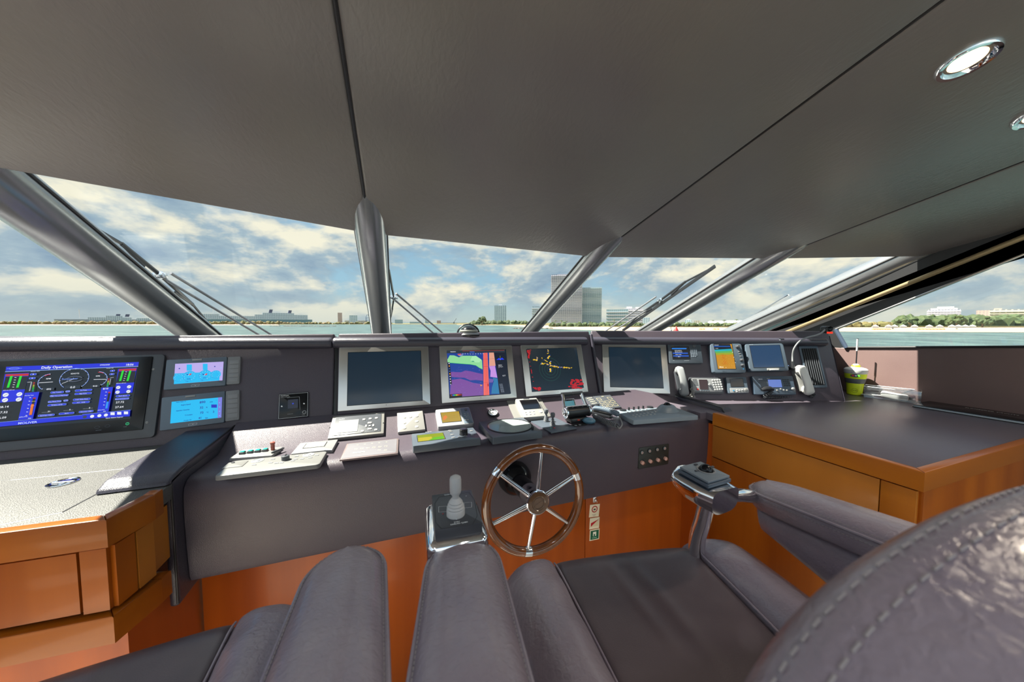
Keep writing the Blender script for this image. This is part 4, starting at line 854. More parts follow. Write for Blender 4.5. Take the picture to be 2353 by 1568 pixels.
o, fr, w_, h_, d, l_, ws, hs = std('chart_receiver', 'small satellite receiver with amber screen and blue-grey keys on the helm slope', 'receiver', PS, .022, q4(Z2, (1028, 713), (1332, 686), (1362, 838), (1038, 868)), GRY, q4(Z2, (1075, 745), (1235, 725), (1250, 815), (1080, 832)), em('c8a420', .8), .008)
d.f = Z2; d.pl([(1088, 808), (1110, 805), (1130, 780), (1115, 762), (1092, 775)], em('e88020')); d.line([(1140, 775), (1225, 762)], .0006, em('907010')); d.line([(1140, 790), (1228, 778)], .0006, em('907010')); d.build('screen', o)
b = B(); x, y = P_(fr, .022, Z2, (1303, 765))[0]; b.plate(w_*.26, h_*.90, .0015, BGR, .004, .0006, c=(x, y, .0216)); b.build('key_panel', o)
keys(o, P_(fr, .022, Z2, (1285, 751), (1313, 748), (1287, 768), (1315, 765), (1300, 782)), .0068, .004, .0015, GRY, .023); keys(o, P_(fr, .022, Z2, (1305, 807)), .018, .006, .0015, LGR, .023); keys(o, P_(fr, .022, Z2, (1295, 715)), .013, .013, .003, DGR, .023, 'cursor_pad', round_=True)
x, y = 0, 0; p = PS.hit(*Z2(1537, 748)); fr = frame(p, PS.ux, PS.uy, PS.n); o = thing('round_gauge', 'small round chrome-rimmed gauge with white dial on the helm slope', 'gauge', fr)
b = B(); b.lathe([(.0255, 0), (.0255, .006), (.0235, .009), (.020, .007), (.0195, .003)], BLK, 36); b.lathe([(.0215, .0075), (.0205, .0088), (.0190, .006)], CHR, 36, cap=False); b.build('bezel', o); b = B(); b.cyl((0, 0, .002), .0195, .002, WHT, 36); b.build('dial', o)
d = Draw(fr, .0042)
for a in range(-40, 221, 20): c_, s_ = cos(radians(a)), sin(radians(a)); d.line([(.0135*c_, .0135*s_), (.0165*c_, .0165*s_)], .0007, DK, True)
d.disc((0, 0), .004, DGR, True); d.line([(0, 0), (-.010, .006)], .001, DK, True); d.build('needle', o)
o, fr, w_, h_, d, l_, ws, hs = std('autopilot_display', 'silver display unit with black screen on a grey plate, left of the chrome throttle', 'display', PS, .026, q4(Z2, (1757, 617), (1955, 603), (2000, 770), (1800, 785)), LGR, q4(Z2, (1797, 632), (1940, 618), (1962, 700), (1808, 713)), em('0c0c0c', .8, .08), .006)
b = B(); x, y = P_(fr, .004, Z2, (1860, 700))[0]; b.plate(w_*1.62, h_*1.02, .004, mat('taupe_plate', (.165, .16, .15)), .002, .001, c=(x, y, 0)); b.build('backing_plate', o)
d.build('screen', o); keys(o, P_(fr, .026, Z2, (1833, 737), (1872, 732), (1906, 728), (1840, 757), (1876, 755), (1912, 751)), .0085, .004, .002, WHT, .026); keys(o, P_(fr, .026, Z2, (1968, 733)), .015, .015, .003, WHT, .026, 'dial_knob', round_=True)
b = B(); b.box((0, h_/2-.004, .024), (.03, .004, .008), DGR, .001); b.build('sun_cover_catch', o)
for n, (qq, lab, c) in enumerate(((((160, 545), (225, 535), (270, 605), (200, 615)), 'narrow dark switch plate with gold bars beside the chrome throttle', DGR), (((235, 537), (380, 522), (440, 632), (290, 640)), 'dark switch plate with gold outlined keys behind the corded phone', DGR))):
    o, fr, w_, h_ = unit('switch_plate', lab, 'switch plate', PS, .006, q4(Z3, *qq), c, .002, .001); d = Draw(fr, .0062)
    G_ = paint('e0cf9a')
    if n == 0:
        for i in range(4): d.lrect(0, h_*(.32-i*.21), w_*.62, .0035, G_)
    else:
        for i in range(3):
            for j in range(3):
                if (i, j) == (1, 0): continue
                X, Y = (i-1)*w_*.30, h_*(.22-j*.26); ww, hh = w_*.11, h_*.08
                d.line([(X-ww, Y-hh), (X+ww, Y-hh), (X+ww, Y+hh), (X-ww, Y+hh), (X-ww, Y-hh)], .0009, G_, True)
        d.tx((0, h_*.38), 'ACR', .005, G_, .02, True, 'c')
    d.build('print', o)
    for sx in (-1, 1):
        for sy in (-1, 1): screw('screw', (sx*(w_/2-.004), sy*(h_/2-.004)), o, .0017, .006, BLK)
# ---------------- helm deck instruments ----------------
o, fr, w_, h_ = unit('push_button_box', 'light grey panel with four green push buttons, left end of helm deck', 'switch panel', PD, .010, q4(Z1, (1655, 762), (1948, 748), (1895, 800), (1620, 826)), LGR, .002, .002)
for p in ((1680, 786), (1735, 779), (1787, 773), (1838, 767)):
    x, y = P_(fr, .014, Z1, p)[0]; b = B(); b.box((x, y, .012), (.0155, .015, .010), DGR, .001); b.box((x, y, .0175), (.0135, .012, .004), GRN, .002); b.build('push_button', o)
x, y = P_(fr, .018, Z1, (1890, 752))[0]; b = B(); b.lathe([(.0062, 0), (.0062, .020), (.0075, .022), (.0075, .028), (.0001, .030)], mat('brown_red_plastic', (.28, .07, .05), .35), 20, M.Translation((x, y, .010))); b.build('knob', o)
b = B(); x, y = P_(fr, .01, Z1, (1925, 775))[0]; b.box((x, y, .013), (.006, .045, .005), DGR, .001, rot=M.Rotation(-.5, 3, 'Z')); b.build('latch', o)
o, fr, w_, h_ = unit('joystick_control_panel', 'long silver-grey control pad with central knob on the front of the helm deck', 'control panel', PD, .014, q4(Z1, (1622, 838), (2262, 775), (2222, 862), (1470, 955)), mat('silver_grey', (.18, .18, .175), .35), .012, .005)
for p, r in (((1785, 842), .017), ((2138, 802), .017)):
    x, y = P_(fr, .014, Z1, p)[0]; b = B(); b.lathe([(r, 0), (r, .001), (r*.8, .002), (r*.75, .0008), (r*.45, .0008), (r*.4, .0022), (.0001, .0024)], KEY, 28, M.Translation((x, y, .014))); b.build('round_pad', o)
x, y = P_(fr, .02, Z1, (1978, 822))[0]; b = B(); b.cyl((x, y, .014), .0115, .014, DGR, 24, .002); b.box((x, y+.003, .028), (.004, .014, .003), BLK, .001); b.build('knob', o)
keys(o, P_(fr, .014, Z1, (1875, 857), (1915, 860), (1950, 857), (2028, 843), (2048, 832), (2055, 812), (2092, 830), (2150, 822), (2195, 804), (1760, 872), (1890, 832)), .012, .005, .0015, KEY, .014, rc=.002)
b = B(); x, y = P_(fr, .014, Z1, (1632, 870))[0]; b.plate(.052, .044, .0015, mat('silver_inset', (.155, .155, .15), .4), .002, .0005, c=(x, y, .014)); b.build('inset_plate', o); x, y = P_(fr, .014, Z1, (1615, 860))[0]; keys(o, [(x, y)], .008, .005, .003, DGR, .0155)
o, fr, w_, h_, d, l_, ws, hs = std('stabiliser_display', 'flat grey display with narrow blank window behind the long silver control pad', 'display', PD, .012, q4(Z1, (2080, 720), (2340, 692), (2305, 765), (2015, 793)), GP_, q4(Z1, (2130, 725), (2268, 712), (2240, 742), (2098, 757)), mat('lcd_beige', (.42, .41, .36), .25), .003)
d.build('screen', o); b = Draw(fr, .0124, Z1); b.tx((2100, 722), 'TRAC', .0055, paint('e8e8e8'), .03); b.tx((2165, 716), 'stabilizers', .003, paint('e0e0e0')); b.rc(2160, 768, 2300, 764, paint('d8d8d8')); b.build('lettering', o)
o, fr, w_, h_ = unit('keypad_plate', 'flat bronze-rimmed keypad plate with pale printed outlines near the front of the helm deck', 'keypad', PD, .006, q4(Z2, (225, 1015), (690, 972), (685, 1100), (155, 1168)), mat('bronze_rim', (.22, .17, .17), .3, .3), .001, .002)
b = B(); b.plate(w_*.93, h_*.90, .0012, mat('grey_membrane', (.16, .155, .17), .35), .001, .0003, c=(0, 0, .0055)); b.build('membrane', o); d = Draw(fr, .0069, Z2); G_ = paint('d8cfb0')
for j, y0 in ((0, 1030), (1, 1068)):
    for i in range(6 if j else 5):
        p = d.xy((305+i*54, y0-i*5)) if j else d.xy((320+i*65, y0-i*6)); ww = .0045 if j else .0028
        if j: d.line([(p[0]-ww, p[1]-ww), (p[0]+ww, p[1]-ww), (p[0]+ww, p[1]+ww), (p[0]-ww, p[1]+ww), (p[0]-ww, p[1]-ww)], .0006, G_, True)
        else: d.line([(p[0]-ww, p[1]+ww), (p[0], p[1]-ww), (p[0]+ww, p[1]+ww), (p[0]-ww, p[1]+ww)], .0006, G_, True)
for x0 in (515, 572): p = d.xy((x0, 1078)); d.line([(p[0]-.004, p[1]-.0035), (p[0]+.004, p[1]-.0035), (p[0]+.004, p[1]+.0035), (p[0]-.004, p[1]+.0035), (p[0]-.004, p[1]-.0035)], .0006, G_, True)
d.tx((275, 1108), 'Bostek', .009, paint('f0ead8'), .04, sx=1.1); d.build('print', o)
# autopilot controller
o, fr, w_, h_, d, l_, ws, hs = std('autopilot', 'black autopilot controller with green strip screen and big round knob at the helm deck front', 'autopilot', PD, .026, q4(Z2, (812, 930), (1368, 872), (1425, 970), (812, 1042)), mat('slate_plastic', (.06, .075, .095)), q4(Z2, (862, 948), (1092, 920), (1102, 978), (862, 1003)), em('a8b820', .9), .004)
d.f = Z2; d.pl([(865, 1001), (1000, 985), (985, 955), (865, 968)], em('d8c838')); d.pl([(960, 990), (1098, 975), (1096, 950), (1010, 962)], em('70c828')); d.build('screen', o)
x, y = P_(fr, .045, Z2, (1275, 893))[0]; b = B(); b.lathe([(.0165, 0), (.0165, .004), (.0155, .006), (.0155, .020), (.0135, .0225), (.0001, .0225)], BLK, 36, M.Translation((x, y, .026))); b.build('course_knob', o)
keys(o, P_(fr, .026, Z2, (1160, 912), (1172, 940), (1182, 965), (1238, 962), (1295, 952), (1352, 944), (1345, 905)), .012, .007, .002, GP_, .026); keys(o, P_(fr, .026, Z2, (1150, 905)), .012, .007, .003, LGR, .026)
b = Draw(fr, .0264, Z2); b.tx((930, 918), 'SIMRAD', .005, paint('9aa0a8'), .02); b.build('lettering', o)
# compass repeater
q = q4(Z2, (1418, 820), (1808, 782), (1985, 908), (1530, 970))
o, fr, w_, h_ = unit('compass_repeater', 'dark square unit with large round pale compass dial on the helm deck, behind the wheel', 'compass', PD, .026, q, mat('slate_plastic', (.06, .075, .095)), .003, .002)
x, y = P_(fr, .026, Z2, (1690, 860))[0]; R_ = h_*.43; mt = M.Translation((x, y, .026)); b = B(); b.lathe([(R_+.004, 0), (R_+.004, .003), (R_, .0035), (R_-.001, .001)], BLK, 48, mt, cap=False); b.build('rim', o)
b = B(); b.cyl((x, y, .0262), R_, .001, mat('dial_grey_green', (.34, .40, .38), .1), 48); b.build('dial', o); d = Draw(fr, .0274)
for a in range(0, 360, 10): c_, s_ = cos(radians(a)), sin(radians(a)); k_ = .80 if a % 30 else .70; d.line([(x+R_*k_*c_, y+R_*k_*s_), (x+R_*.9*c_, y+R_*.9*s_)], .0006, DGR, True)
d.line([(x-R_*.5, y+R_*.2), (x+R_*.5, y-R_*.2)], .0012, DGR, True); d.arc((x, y), R_*.92, .0006, DGR, local=True); d.build('markings', o)
x, y = P_(fr, .034, Z2, (1898, 875))[0]; keys(o, [(x, y)], .009, .009, .014, BLK, .026, 'knob', round_=True)
# thruster joysticks
o, fr, w_, h_ = unit('thruster_control', 'dark plate with two rubber-booted thruster joysticks on the helm deck', 'joystick', PD, .005, q4(Z2, (1903, 815), (2148, 773), (2245, 890), (2035, 918)), mat('slate_plastic', (.06, .075, .095)), .002, .001)
for p in ((2018, 818), (2077, 855)):
    x, y = P_(fr, .005, Z2, p)[0]; b = B(); b.lathe([(.0125, 0), (.0125, .004), (.0105, .006), (.0120, .010), (.0088, .012), (.0102, .016), (.0074, .018), (.0085, .022), (.0058, .024), (.0066, .028), (.0046, .030)], RUB, 24, M.Translation((x, y, .005))); b.build('rubber_boot', o)
    b = B(); b.lathe([(.0050, 0), (.0045, .006), (.0085, .010), (.0100, .016), (.0105, .022), (.0085, .028), (.0001, .030)], RUB, 24, M.Translation((x, y, .033))); b.build('stick_knob', o)
keys(o, P_(fr, .005, Z2, (2092, 878)), .006, .006, .002, RED, .005, 'indicator'); keys(o, P_(fr, .005, Z2, (2058, 881)), .006, .006, .002, GRN, .005, 'indicator')
# throttle
fb = PD; p = PD.off(.045).hit(*Z3(90, 665)); fr = frame(V((p.x, p.y, ZD)), V((1, 0, 0)), V((0, 1, 0)), V((0, 0, 1)))
o = thing('throttle_control', 'black and chrome twin lever throttle head in the middle of the helm deck', 'throttle', fr)
pl_, pr_ = fr.inverted() @ PL(V((0, p.y, 0)), (0, -1, 0)).hit(*Z3(10, 660)), fr.inverted() @ PL(V((0, p.y, 0)), (0, -1, 0)).hit(*Z3(178, 640)); hw = (pr_.x-pl_.x)/2; rr = .026; RX = M.Rotation(pi/2, 4, 'Y')
b = B(); b.lathe([(rr*.97, -hw), (rr, -hw+.004), (rr, hw-.004), (rr*.97, hw)], BLK, 36, M.Translation((0, 0, .047)) @ RX); b.box((0, .0, .012), (hw*1.7, .06, .024), BLK, .006, 3); b.build('drum', o)
for s_ in (-1, 1):
    b = B(); b.lathe([(rr*.98, 0), (rr*1.08, .002), (rr*1.08, .008), (rr*.98, .010), (rr*.7, .010), (rr*.62, .007), (.0001, .007)], CHR, 36, M.Translation((s_*hw, 0, .047)) @ M.Rotation(s_*pi/2, 4, 'Y')); b.build('end_cap', o)
    b = B(); b.tube([V((s_*(hw+.005), 0, .047)), V((s_*(hw+.002), .022, .078)), V((s_*hw*.92, .045, .118))], [.008, .007, .008], CHR, 12, flat=1.4); b.build('lever_arm', o)
    b = B(); b.tube([V((s_*hw*1.02, .046, .120)), V((s_*.003, .046, .120))], .0095, BLK, 16); b.build('lever_grip', o)
b = B(); b.box((0, .070, .060), (hw*1.25, .012, .058), CHR, .004, 3, M.Rotation(-.5, 3, 'X')); b.build('display_housing', o)
d = Draw(frame((0, 0, 0), V((1, 0, 0)), V((0, 1, 0)), V((0, 0, 1))), 0); d.lrect(0, 0, hw*.9, .036, em('4a8a98', .8)); d.build('screen', o, M.Translation((0, .0625, .064)) @ M.Rotation(pi/2-.5, 4, 'X'))
for i in range(4): b = B(); b.box((-hw*.75+i*hw*.5, -.004, .0735), (hw*.44, .018, .001), DGR, .0003); b.build('key', o)
b = B(); b.box((-.008, -.031, .016), (.012, .001, .006), paint('c04030')); b.build('badge', o)
# cut-out with remote
pr0 = PD.hit(*Z3(105, 775)); fr = frame(pr0, V((1, 0, 0)), V((0, 1, 0)), V((0, 0, 1))); o = thing('cup_recess', 'shallow black oblong recess in the deck in front of the throttle', 'recess', fr)
b = B(); b.plate(.082, .030, .0015, DK, .014, .0005); b.build('recess_plate', o); keys(o, [(-.018, -.006), (.004, -.003)], .012, .008, .002, GRY, .0015, 'contact', round_=True)
pm = PD.off(.012).hit(*Z3(190, 738)); fr = frame(V((pm.x, pm.y, ZD)), V((cos(-.6), sin(-.6), 0)), V((sin(.6), cos(.6), 0)), V((0, 0, 1))); o = thing('computer_mouse', 'small glossy blue-grey mouse beside the coiled phone cord', 'mouse', fr)
b = B(); b.ball((0, 0, .012), 1, mat('blue_gloss', (.10, .22, .30), .12), (.030, .021, .015), 24); b.build('shell', o); b = B(); b.plate(.016, .007, .001, LGR, .002, .0003, c=(.008, -.014, .021)); b.build('badge', o)
# corded phone
a_, c_ = PD.off(.035).hit(*Z3(215, 632)), PD.off(.020).hit(*Z3(435, 690)); d_ = (c_-a_); ln = d_.length; y_ = -d_.normalized(); x_ = y_.cross(V((0, 0, 1))).normalized(); z_ = x_.cross(y_)
fr = frame((a_+c_)/2-V((0, 0, .028)), x_, y_, z_); o = thing('corded_telephone', 'blue-grey telephone handset with keypad lying on the helm deck, right of the throttle', 'telephone', fr)
b = B(); rings = []
for k in range(21):
    s_ = k/20; yy = -ln/2+ln*s_; e = abs(2*s_-1); cap = min(1, min(s_, 1-s_)/.06+.05)**.5; wv = .021*(.85+.2*e**3)*cap; th = .010*cap
    rings.append([V((wv*(abs(cos(A))**.5)*(1 if cos(A) > 0 else -1), yy, .028+.008*(1-e*e)+th*(abs(sin(A))**.6)*(1 if sin(A) > 0 else -1))) for A in [2*pi*j/20 for j in range(20)]])
b.loft(rings, BGR); b.build('handset', o, ang=70); keys(o, [((i-1)*.010, -.035+j*.0095) for i in range(3) for j in range(6)], .007, .005, .002, GRY, .0445)
b = B(); b.box((0, .02, .008), (.05, .10, .016), BLK, .004); b.build('cradle', o)
P = [PD.off(.015).hit(*Z3(*p)) for p in ((235, 700), (290, 728), (350, 752), (425, 782))]; coil('curly_cord', P, .0095, .0028, 17, RUB, o, fr.inverted())
b = B(); b.tube(smooth([PD.off(.012).hit(*Z3(*p)) for p in ((420, 780), (440, 800), (462, 770), (452, 735), (435, 700))]), .0028, LGR, 8); b.build('cord_tail', o, fr.inverted())
# keyboard with trackball
o, fr, w_, h_ = unit('trackball_keyboard', 'blue-grey control keyboard with large trackball at the right end of the helm deck', 'keyboard', PD, .020, q4(Z3, (425, 642), (935, 628), (1025, 688), (515, 752)), mat('slate_keyboard', (.17, .21, .245), .38), .006, .003)
for j in range(4):
    for i in range(9):
        if (i, j) in ((0, 0),): continue
    keys(o, [P_(fr, .02, Z3, (505+i*31+j*22, 695-i*4.6+j*13-26))[0] for i in range((6, 8, 9, 6)[j])], .0105, .0065, .0025, KEY if j != 1 else GP_, .020)
for p in ((517, 640), (557, 636), (596, 632), (634, 628)): x, y = P_(fr, .028, Z3, p)[0]; b = B(); b.cyl((x, y, .020), .0048, .015, BLK, 16, .001); b.build('rotary_knob', o)
for p in ((468, 652), (690, 628)): x, y = P_(fr, .022, Z3, p)[0]; b = B(); b.cyl((x, y, .020), .016, .006, BLK, 28, .001); b.build('round_dial', o)
x, y = P_(fr, .03, Z3, (830, 640))[0]; b = B(); b.lathe([(.052, 0), (.048, .006), (.040, .018), (.030, .028), (.022, .032), (.018, .031), (.0175, .026)], mat('slate_keyboard', (.3, .35, .39)), 36, M.Translation((x, y, .019)) @ M.Diagonal((1.15, .85, 1, 1))); b.build('trackball_dome', o)
b = B(); b.ball((x, y, .046), .0165, BLG, n=24); b.build('trackball', o)
# front face switches
o, fr, w_, h_ = unit('starter_switch_panel', 'black panel with two rows of round switches on the helm front, by the wheel', 'switch panel', PF, .012, q4(Z3, (597, 960), (838, 930), (850, 1092), (600, 1137)), mat('olive_black', (.02, .022, .02), .4), .006, .002)
fr2 = fr
for p in ((621, 998), (683, 985), (746, 973), (806, 963)):
    x, y = P_(fr, .012, Z3, p)[0]; b = B(); b.lathe([(.0105, 0), (.0105, .004), (.0085, .005), (.0078, .0035), (.0001, .0045)], BLK, 24, M.Translation((x, y, .012))); b.build('button_ring', o)
    b = B(); b.cyl((x, y, .0155), .0070, .0022, LGR, 20, .0005); b.box((x, y, .0179), (.005, .0016, .0004), RED); b.build('button', o)
for p in ((632, 1085), (697, 1073), (760, 1062), (822, 1051)):
    x, y = P_(fr, .02, Z3, p)[0]; b = B(); b.lathe([(.0125, 0), (.0125, .014), (.0105, .017), (.0001, .0175)], ACR, 8, M.Translation((x, y, .012))); b.build('clear_cover', o); b = B(); b.cyl((x, y, .012), .0085, .010, BRT, 18, .002); b.build('red_button', o)
# labels under the wheel
for n, (qq, lab) in enumerate(((((1478, 573), (1558, 566), (1558, 665), (1478, 677)), 'white safety sticker with red prohibition circle, topmost of three beside the wheel'), (((1479, 684), (1558, 672), (1558, 760), (1479, 776)), 'white sticker with red triangle, middle of three beside the wheel'), (((1479, 780), (1558, 768), (1558, 850), (1479, 872)), 'green safety sticker with white symbol, lowest of three beside the wheel'))):
    o, fr, w_, h_ = unit('safety_sticker', lab, 'sticker', PK, .0012, q4(Z8, *qq), paint('e8d8b8'), .001, .0002, 'safety stickers on the kneehole board', 'backing'); d = Draw(fr, .0013)
    if n == 0: d.disc((0, h_*.12), w_*.30, paint('a82018'), True); d.disc((0, h_*.12), w_*.21, paint('e8d8b8'), True); d.lrect(0, h_*.10, w_*.22, h_*.12, paint('403838')); d.tx((0, -h_*.33), 'NO NAKED', .003, paint('303030'), .02, True, 'c'); d.tx((0, -h_*.43), 'LIGHTS', .003, paint('303030'), .02, True, 'c')
    elif n == 1: d.lpoly([(-w_*.38, -h_*.28), (w_*.38, -h_*.28), (w_*.38, h_*.30), (-w_*.38, h_*.02)], paint('d8c8a0')); d.lpoly([(-w_*.38, -h_*.28), (w_*.38, h_*.30), (-w_*.38, h_*.05)], paint('c01820'))
    else: d.lrect(0, 0, w_*.84, h_*.82, paint('0e5a3c')); d.lrect(0, h_*.08, w_*.34, h_*.40, paint('e8e4d0')); d.lrect(-w_*.02, -.02*h_, w_*.16, h_*.16, paint('0e5a3c')); d.lrect(0, -h_*.27, w_*.5, h_*.06, paint('a0c8a8'))
    d.build('print', o)
p = PK.hit(*Z8(1520, 530)); fr = frame(p, V((1, 0, 0)), V((0, 0, 1)), V((0, -1, 0))); o = thing('cabinet_lock', 'small chrome lock with key above the stickers on the kneehole board', 'lock', fr)
b = B(); b.plate(.022, .026, .003, CHR, .004, .001); b.build('escutcheon', o); b = B(); b.cyl((0, 0, .002), .0065, .008, STE, 20, .001); b.box((0, 0, .016), (.002, .010, .012), CHR, .0005); b.build('key_barrel', o)
# compass on the coaming
pc0 = pa_top.hit(1083, 775); fr = frame(V((pc0.x, pc0.y+.055, k1.z-.005)), V((1, 0, 0)), V((0, 1, 0)), V((0, 0, 1))); o = thing('dome_compass', 'small black dome compass standing on the coaming in front of the windscreen', 'compass', fr)
o.matrix_world = fr @ M.Diagonal((1.25, 1.25, 1.05, 1))
b = B(); b.lathe([(.050, 0), (.052, .008), (.046, .016), (.040, .018)], BLK, 40); b.build('base', o); b = B(); b.ball((0, 0, .016), .037, BLG, (1, 1, 1.0), 28); b.build('dome', o)
b = B(); b.lathe([(.0355, .018), (.0376, .022), (.0376, .028), (.0355, .031)], mat('card_grey', (.25, .25, .22), .4), 40, cap=False); b.build('compass_card', o)
b = B(); rg = []
b.tube([V((.046*cos(a), .012, .010+.048*sin(a))) for a in [pi*i/16 for i in range(17)]], .006, BLK, 10, flat=.6); b.build('hood', o)
# desk things
pe = PT.hit(*Z4(640, 1352)); pe.z = .905; fr = frame(pe, V((cos(.9), -sin(.9), 0)), V((sin(.9), cos(.9), 0)), V((0, 0, 1))); o = thing('emergency_beacon', 'fluorescent yellow emergency radio beacon with white top and thin aerial on the chart desk', 'beacon', fr)
YL = mat('fluorescent_yellow', (.72, .86, .02), .4, emis=None); dd_ = (pe-EYE).dot(ray(U0, V0).normalized()); k_ = dd_/F
H0 = 118*k_/2.0; s_ = k_*.255/.255
def zz_(py): return (Z4(0, 1368)[1]-Z4(0, py)[1])*k_
def rr_(px): return px/3.92/2*k_*.73
b = B(); b.lathe([(rr_(122), 0), (rr_(138), .004), (rr_(150), zz_(1300)), (rr_(160), zz_(1262)), (rr_(158), zz_(1250)), (rr_(185), zz_(1225)), (rr_(200), zz_(1190)), (rr_(198), zz_(1172))], YL, 36); b.build('body', o)
b = B(); b.lathe([(rr_(164), zz_(1262)), (rr_(172), zz_(1255)), (rr_(190), zz_(1222)), (rr_(186), zz_(1218))], mat('dark_strap', (.10, .11, .12), .5), 36, cap=False); b.build('strap', o)
b = B(); b.lathe([(rr_(200), zz_(1176)), (rr_(214), zz_(1165)), (rr_(214), zz_(1140)), (rr_(180), zz_(1128)), (rr_(70), zz_(1118)), (rr_(56), zz_(1095)), (.0001, zz_(1088))], WHT, 36); b.build('cap', o)
b = B(); b.lathe([(rr_(60), zz_(1120)), (rr_(82), zz_(1112)), (rr_(70), zz_(1102)), (rr_(40), zz_(1106))], YL, 28); b.build('collar', o)
b = B(); b.tube([V((0, 0, zz_(1092))), V((0, 0, zz_(975)))], .003, BLK, 8); b.tube([V((0, 0, zz_(975))), V((0, 0, zz_(868)))], .0048, WHT, 8); b.tube([V((0, 0, zz_(868))), V((0, 0, zz_(864)))], .005, BLK, 8); b.build('aerial', o)
t_ = V((0, 0, 1)); ea = (EYE-pe); ea.z = 0; ea.normalize(); fe = frame(pe+ea*rr_(206)+V((0, 0, zz_(1190))), t_.cross(ea), t_, ea); b = Draw(fe, .0); b.lpoly([(.022*cos(a), .0095*sin(a)) for a in [2*pi*i/20 for i in range(20)]], paint('384858')); b.lpoly([(-.010+.006*cos(a), .006*sin(a)) for a in [2*pi*i/12 for i in range(12)]], paint('c83040')); b.lpoly([(.002+.0045*cos(a), .0045*sin(a)) for a in [2*pi*i/12 for i in range(12)]], paint('e8ecf0')); b.lpoly([(.013+.006*cos(a), .0065*sin(a)) for a in [2*pi*i/12 for i in range(12)]], paint('60c030')); b.tx((-.02, .016), 'GLOBALFIX', .004, paint('303840'), .02, True); b.build('label', o, fr.inverted() @ fe)
fe2 = frame(pe+ea*rr_(152)+V((0, 0, zz_(1325))), t_.cross(ea), t_, ea); b = Draw(fe2, 0); b.arc((0, 0), .013, .0015, paint('8a9a10'), local=True); b.tx((0, -.003), 'ACR', .007, paint('8a9a10'), .03, True, 'c'); b.build('emblem', o, fr.inverted() @ fe2)
# acrylic tray
ta, tb = PT.hit(*Z4(722, 1378)), PT.hit(*Z4(1240, 1440)); ta.z = tb.z = .905; dx = (tb-ta); ln = dx.length; dx.normalize(); dy = V((0, 0, 1)).cross(dx); tw = .085; fr = frame((ta+tb)/2+dy*tw/2, dx, dy, V((0, 0, 1))); o = thing('acrylic_tray', 'long clear acrylic tray on the chart desk, right of the yellow beacon', 'tray', fr); th = .066
b = B()
for c, s_ in (((0, 0, .002), (ln, tw, .004)), ((0, -tw/2+.002, th/2), (ln, .004, th)), ((0, tw/2-.002, th/2), (ln, .004, th)), ((-ln/2+.002, 0, th/2), (.004, tw, th)), ((ln/2-.002, 0, th/2), (.004, tw, th))): b.box(c, s_, ACR, .0008)
b.build('tray_shell', o)
b = B(); b.tube([V(p) for p in ((-ln/2, -tw/2, th), (ln/2, -tw/2, th), (ln/2, tw/2, th), (-ln/2, tw/2, th))], .0016, mat('acrylic_edge', (.8, .82, .84), .1), 8, closed=True); b.build('rim', o)
fc = fr @ M.Translation((.01, 0, .0045)); o = thing('white_charger', 'flat white charger box lying in the clear acrylic tray', 'charger', fc); b = B(); b.box((0, 0, .018), (.105, .06, .032), WHT, .008, 3, M.Rotation(.12, 3, 'Y')); b.build('case', o); P = [V(p) for p in ((-.05, 0, .012), (-.085, .015, .008), (-.11, -.015, .012), (-.08, -.025, .006), (-.10, .02, .006), (-.13, 0, .006))]; b = B(); b.tube(smooth(P), .003, WHT, 8); b.build('cable', o)
fc = fr @ M.Translation((ln*.36, 0, .0045)); o = thing('glass_stopper', 'small clear and pink trinket at the right end of the acrylic tray', 'trinket', fc); b = B(); b.cyl((0, 0, 0), .014, .022, ACR, 20, .003); b.ball((0, 0, .026), .010, mat('pink_plastic', (.7, .35, .33), .3)); b.build('stopper_body', o)
# folder
ba, bb = PT.hit(*Z4(1158, 1462)), PT.hit(*Z4(1790, 1562)); ba.z = bb.z = .905; dx = (bb-ba); dx.normalize(); fw, fh = .42, .30; dy = V((0, 0, 1)).cross(dx); fr = frame(ba+dx*fw/2+dy*fh/2*.62, dx, dy, V((0, 0, 1)))
o = thing('document_folder', 'slim dark document folder lying on the chart desk by the side wall', 'folder', fr); fh = .19
b = B(); b.plate(fw, fh, .003, BLG, .006, .001, c=(0, 0, .012)); b.plate(fw, fh, .003, BLG, .006, .0005, c=(0, 0, 0)); b.build('cover', o); b = B(); b.plate(fw-.008, fh-.008, .010, mat('page_blue_grey', (.35, .42, .48), .5), .003, .0005, c=(0, 0, .0025)); b.build('pages', o)
d = Draw(fr, .0152); d.tx((0, .04), 'SUNSEEKER YACHTS', .012, paint('b8b4ae'), .02, True, 'c'); d.build('cover_lettering', o)
pb = [PT.off(.004).hit(*Z4(*p)) for p in ((300, 1355), (530, 1392))]; o = thing('pencil', 'thin pale pencil lying on the desk below the air vent', 'pencil', pb[0]); b = B(); b.tube(pb, .003, mat('pale_pencil', (.75, .62, .45), .4), 6); b.build('shaft', o, M.Translation(-pb[0]))
# ceiling downlights
LN = mat('lamp_lens', (.9, .8, .6), .3, emis=(1, .70, .36), es=5)
def downlight(p, pl, lab, grp, e=14, col=(1, .84, .66)):
    fr = frame(p, pl.ux, pl.uy, pl.n); o = thing('ceiling_downlight', lab, 'lamp', fr, grp); rd = .052
    b = B(); b.lathe([(rd, -.001), (rd, .003), (rd*.93, .009), (rd*.80, .008), (rd*.72, .001), (rd*.60, -.004)], CHR, 48, cap=False); b.build('chrome_rim', o); b = B(); b.lathe([(rd*.62, -.004), (rd*.58, .001), (.0001, .004)], LN, 40); b.build('lens', o)
    l = bpy.data.lights.new('downlight_bulb', 'SPOT'); l.energy = e; l.color = col; l.spot_size = radians(150); l.spot_blend = .7; l.shadow_soft_size = .05; lo = bpy.data.objects.new('downlight_bulb', l); C.objects.link(lo); lo.parent = o; lo.location = (0, 0, .02); lo.rotation_euler = (pi, 0, 0)
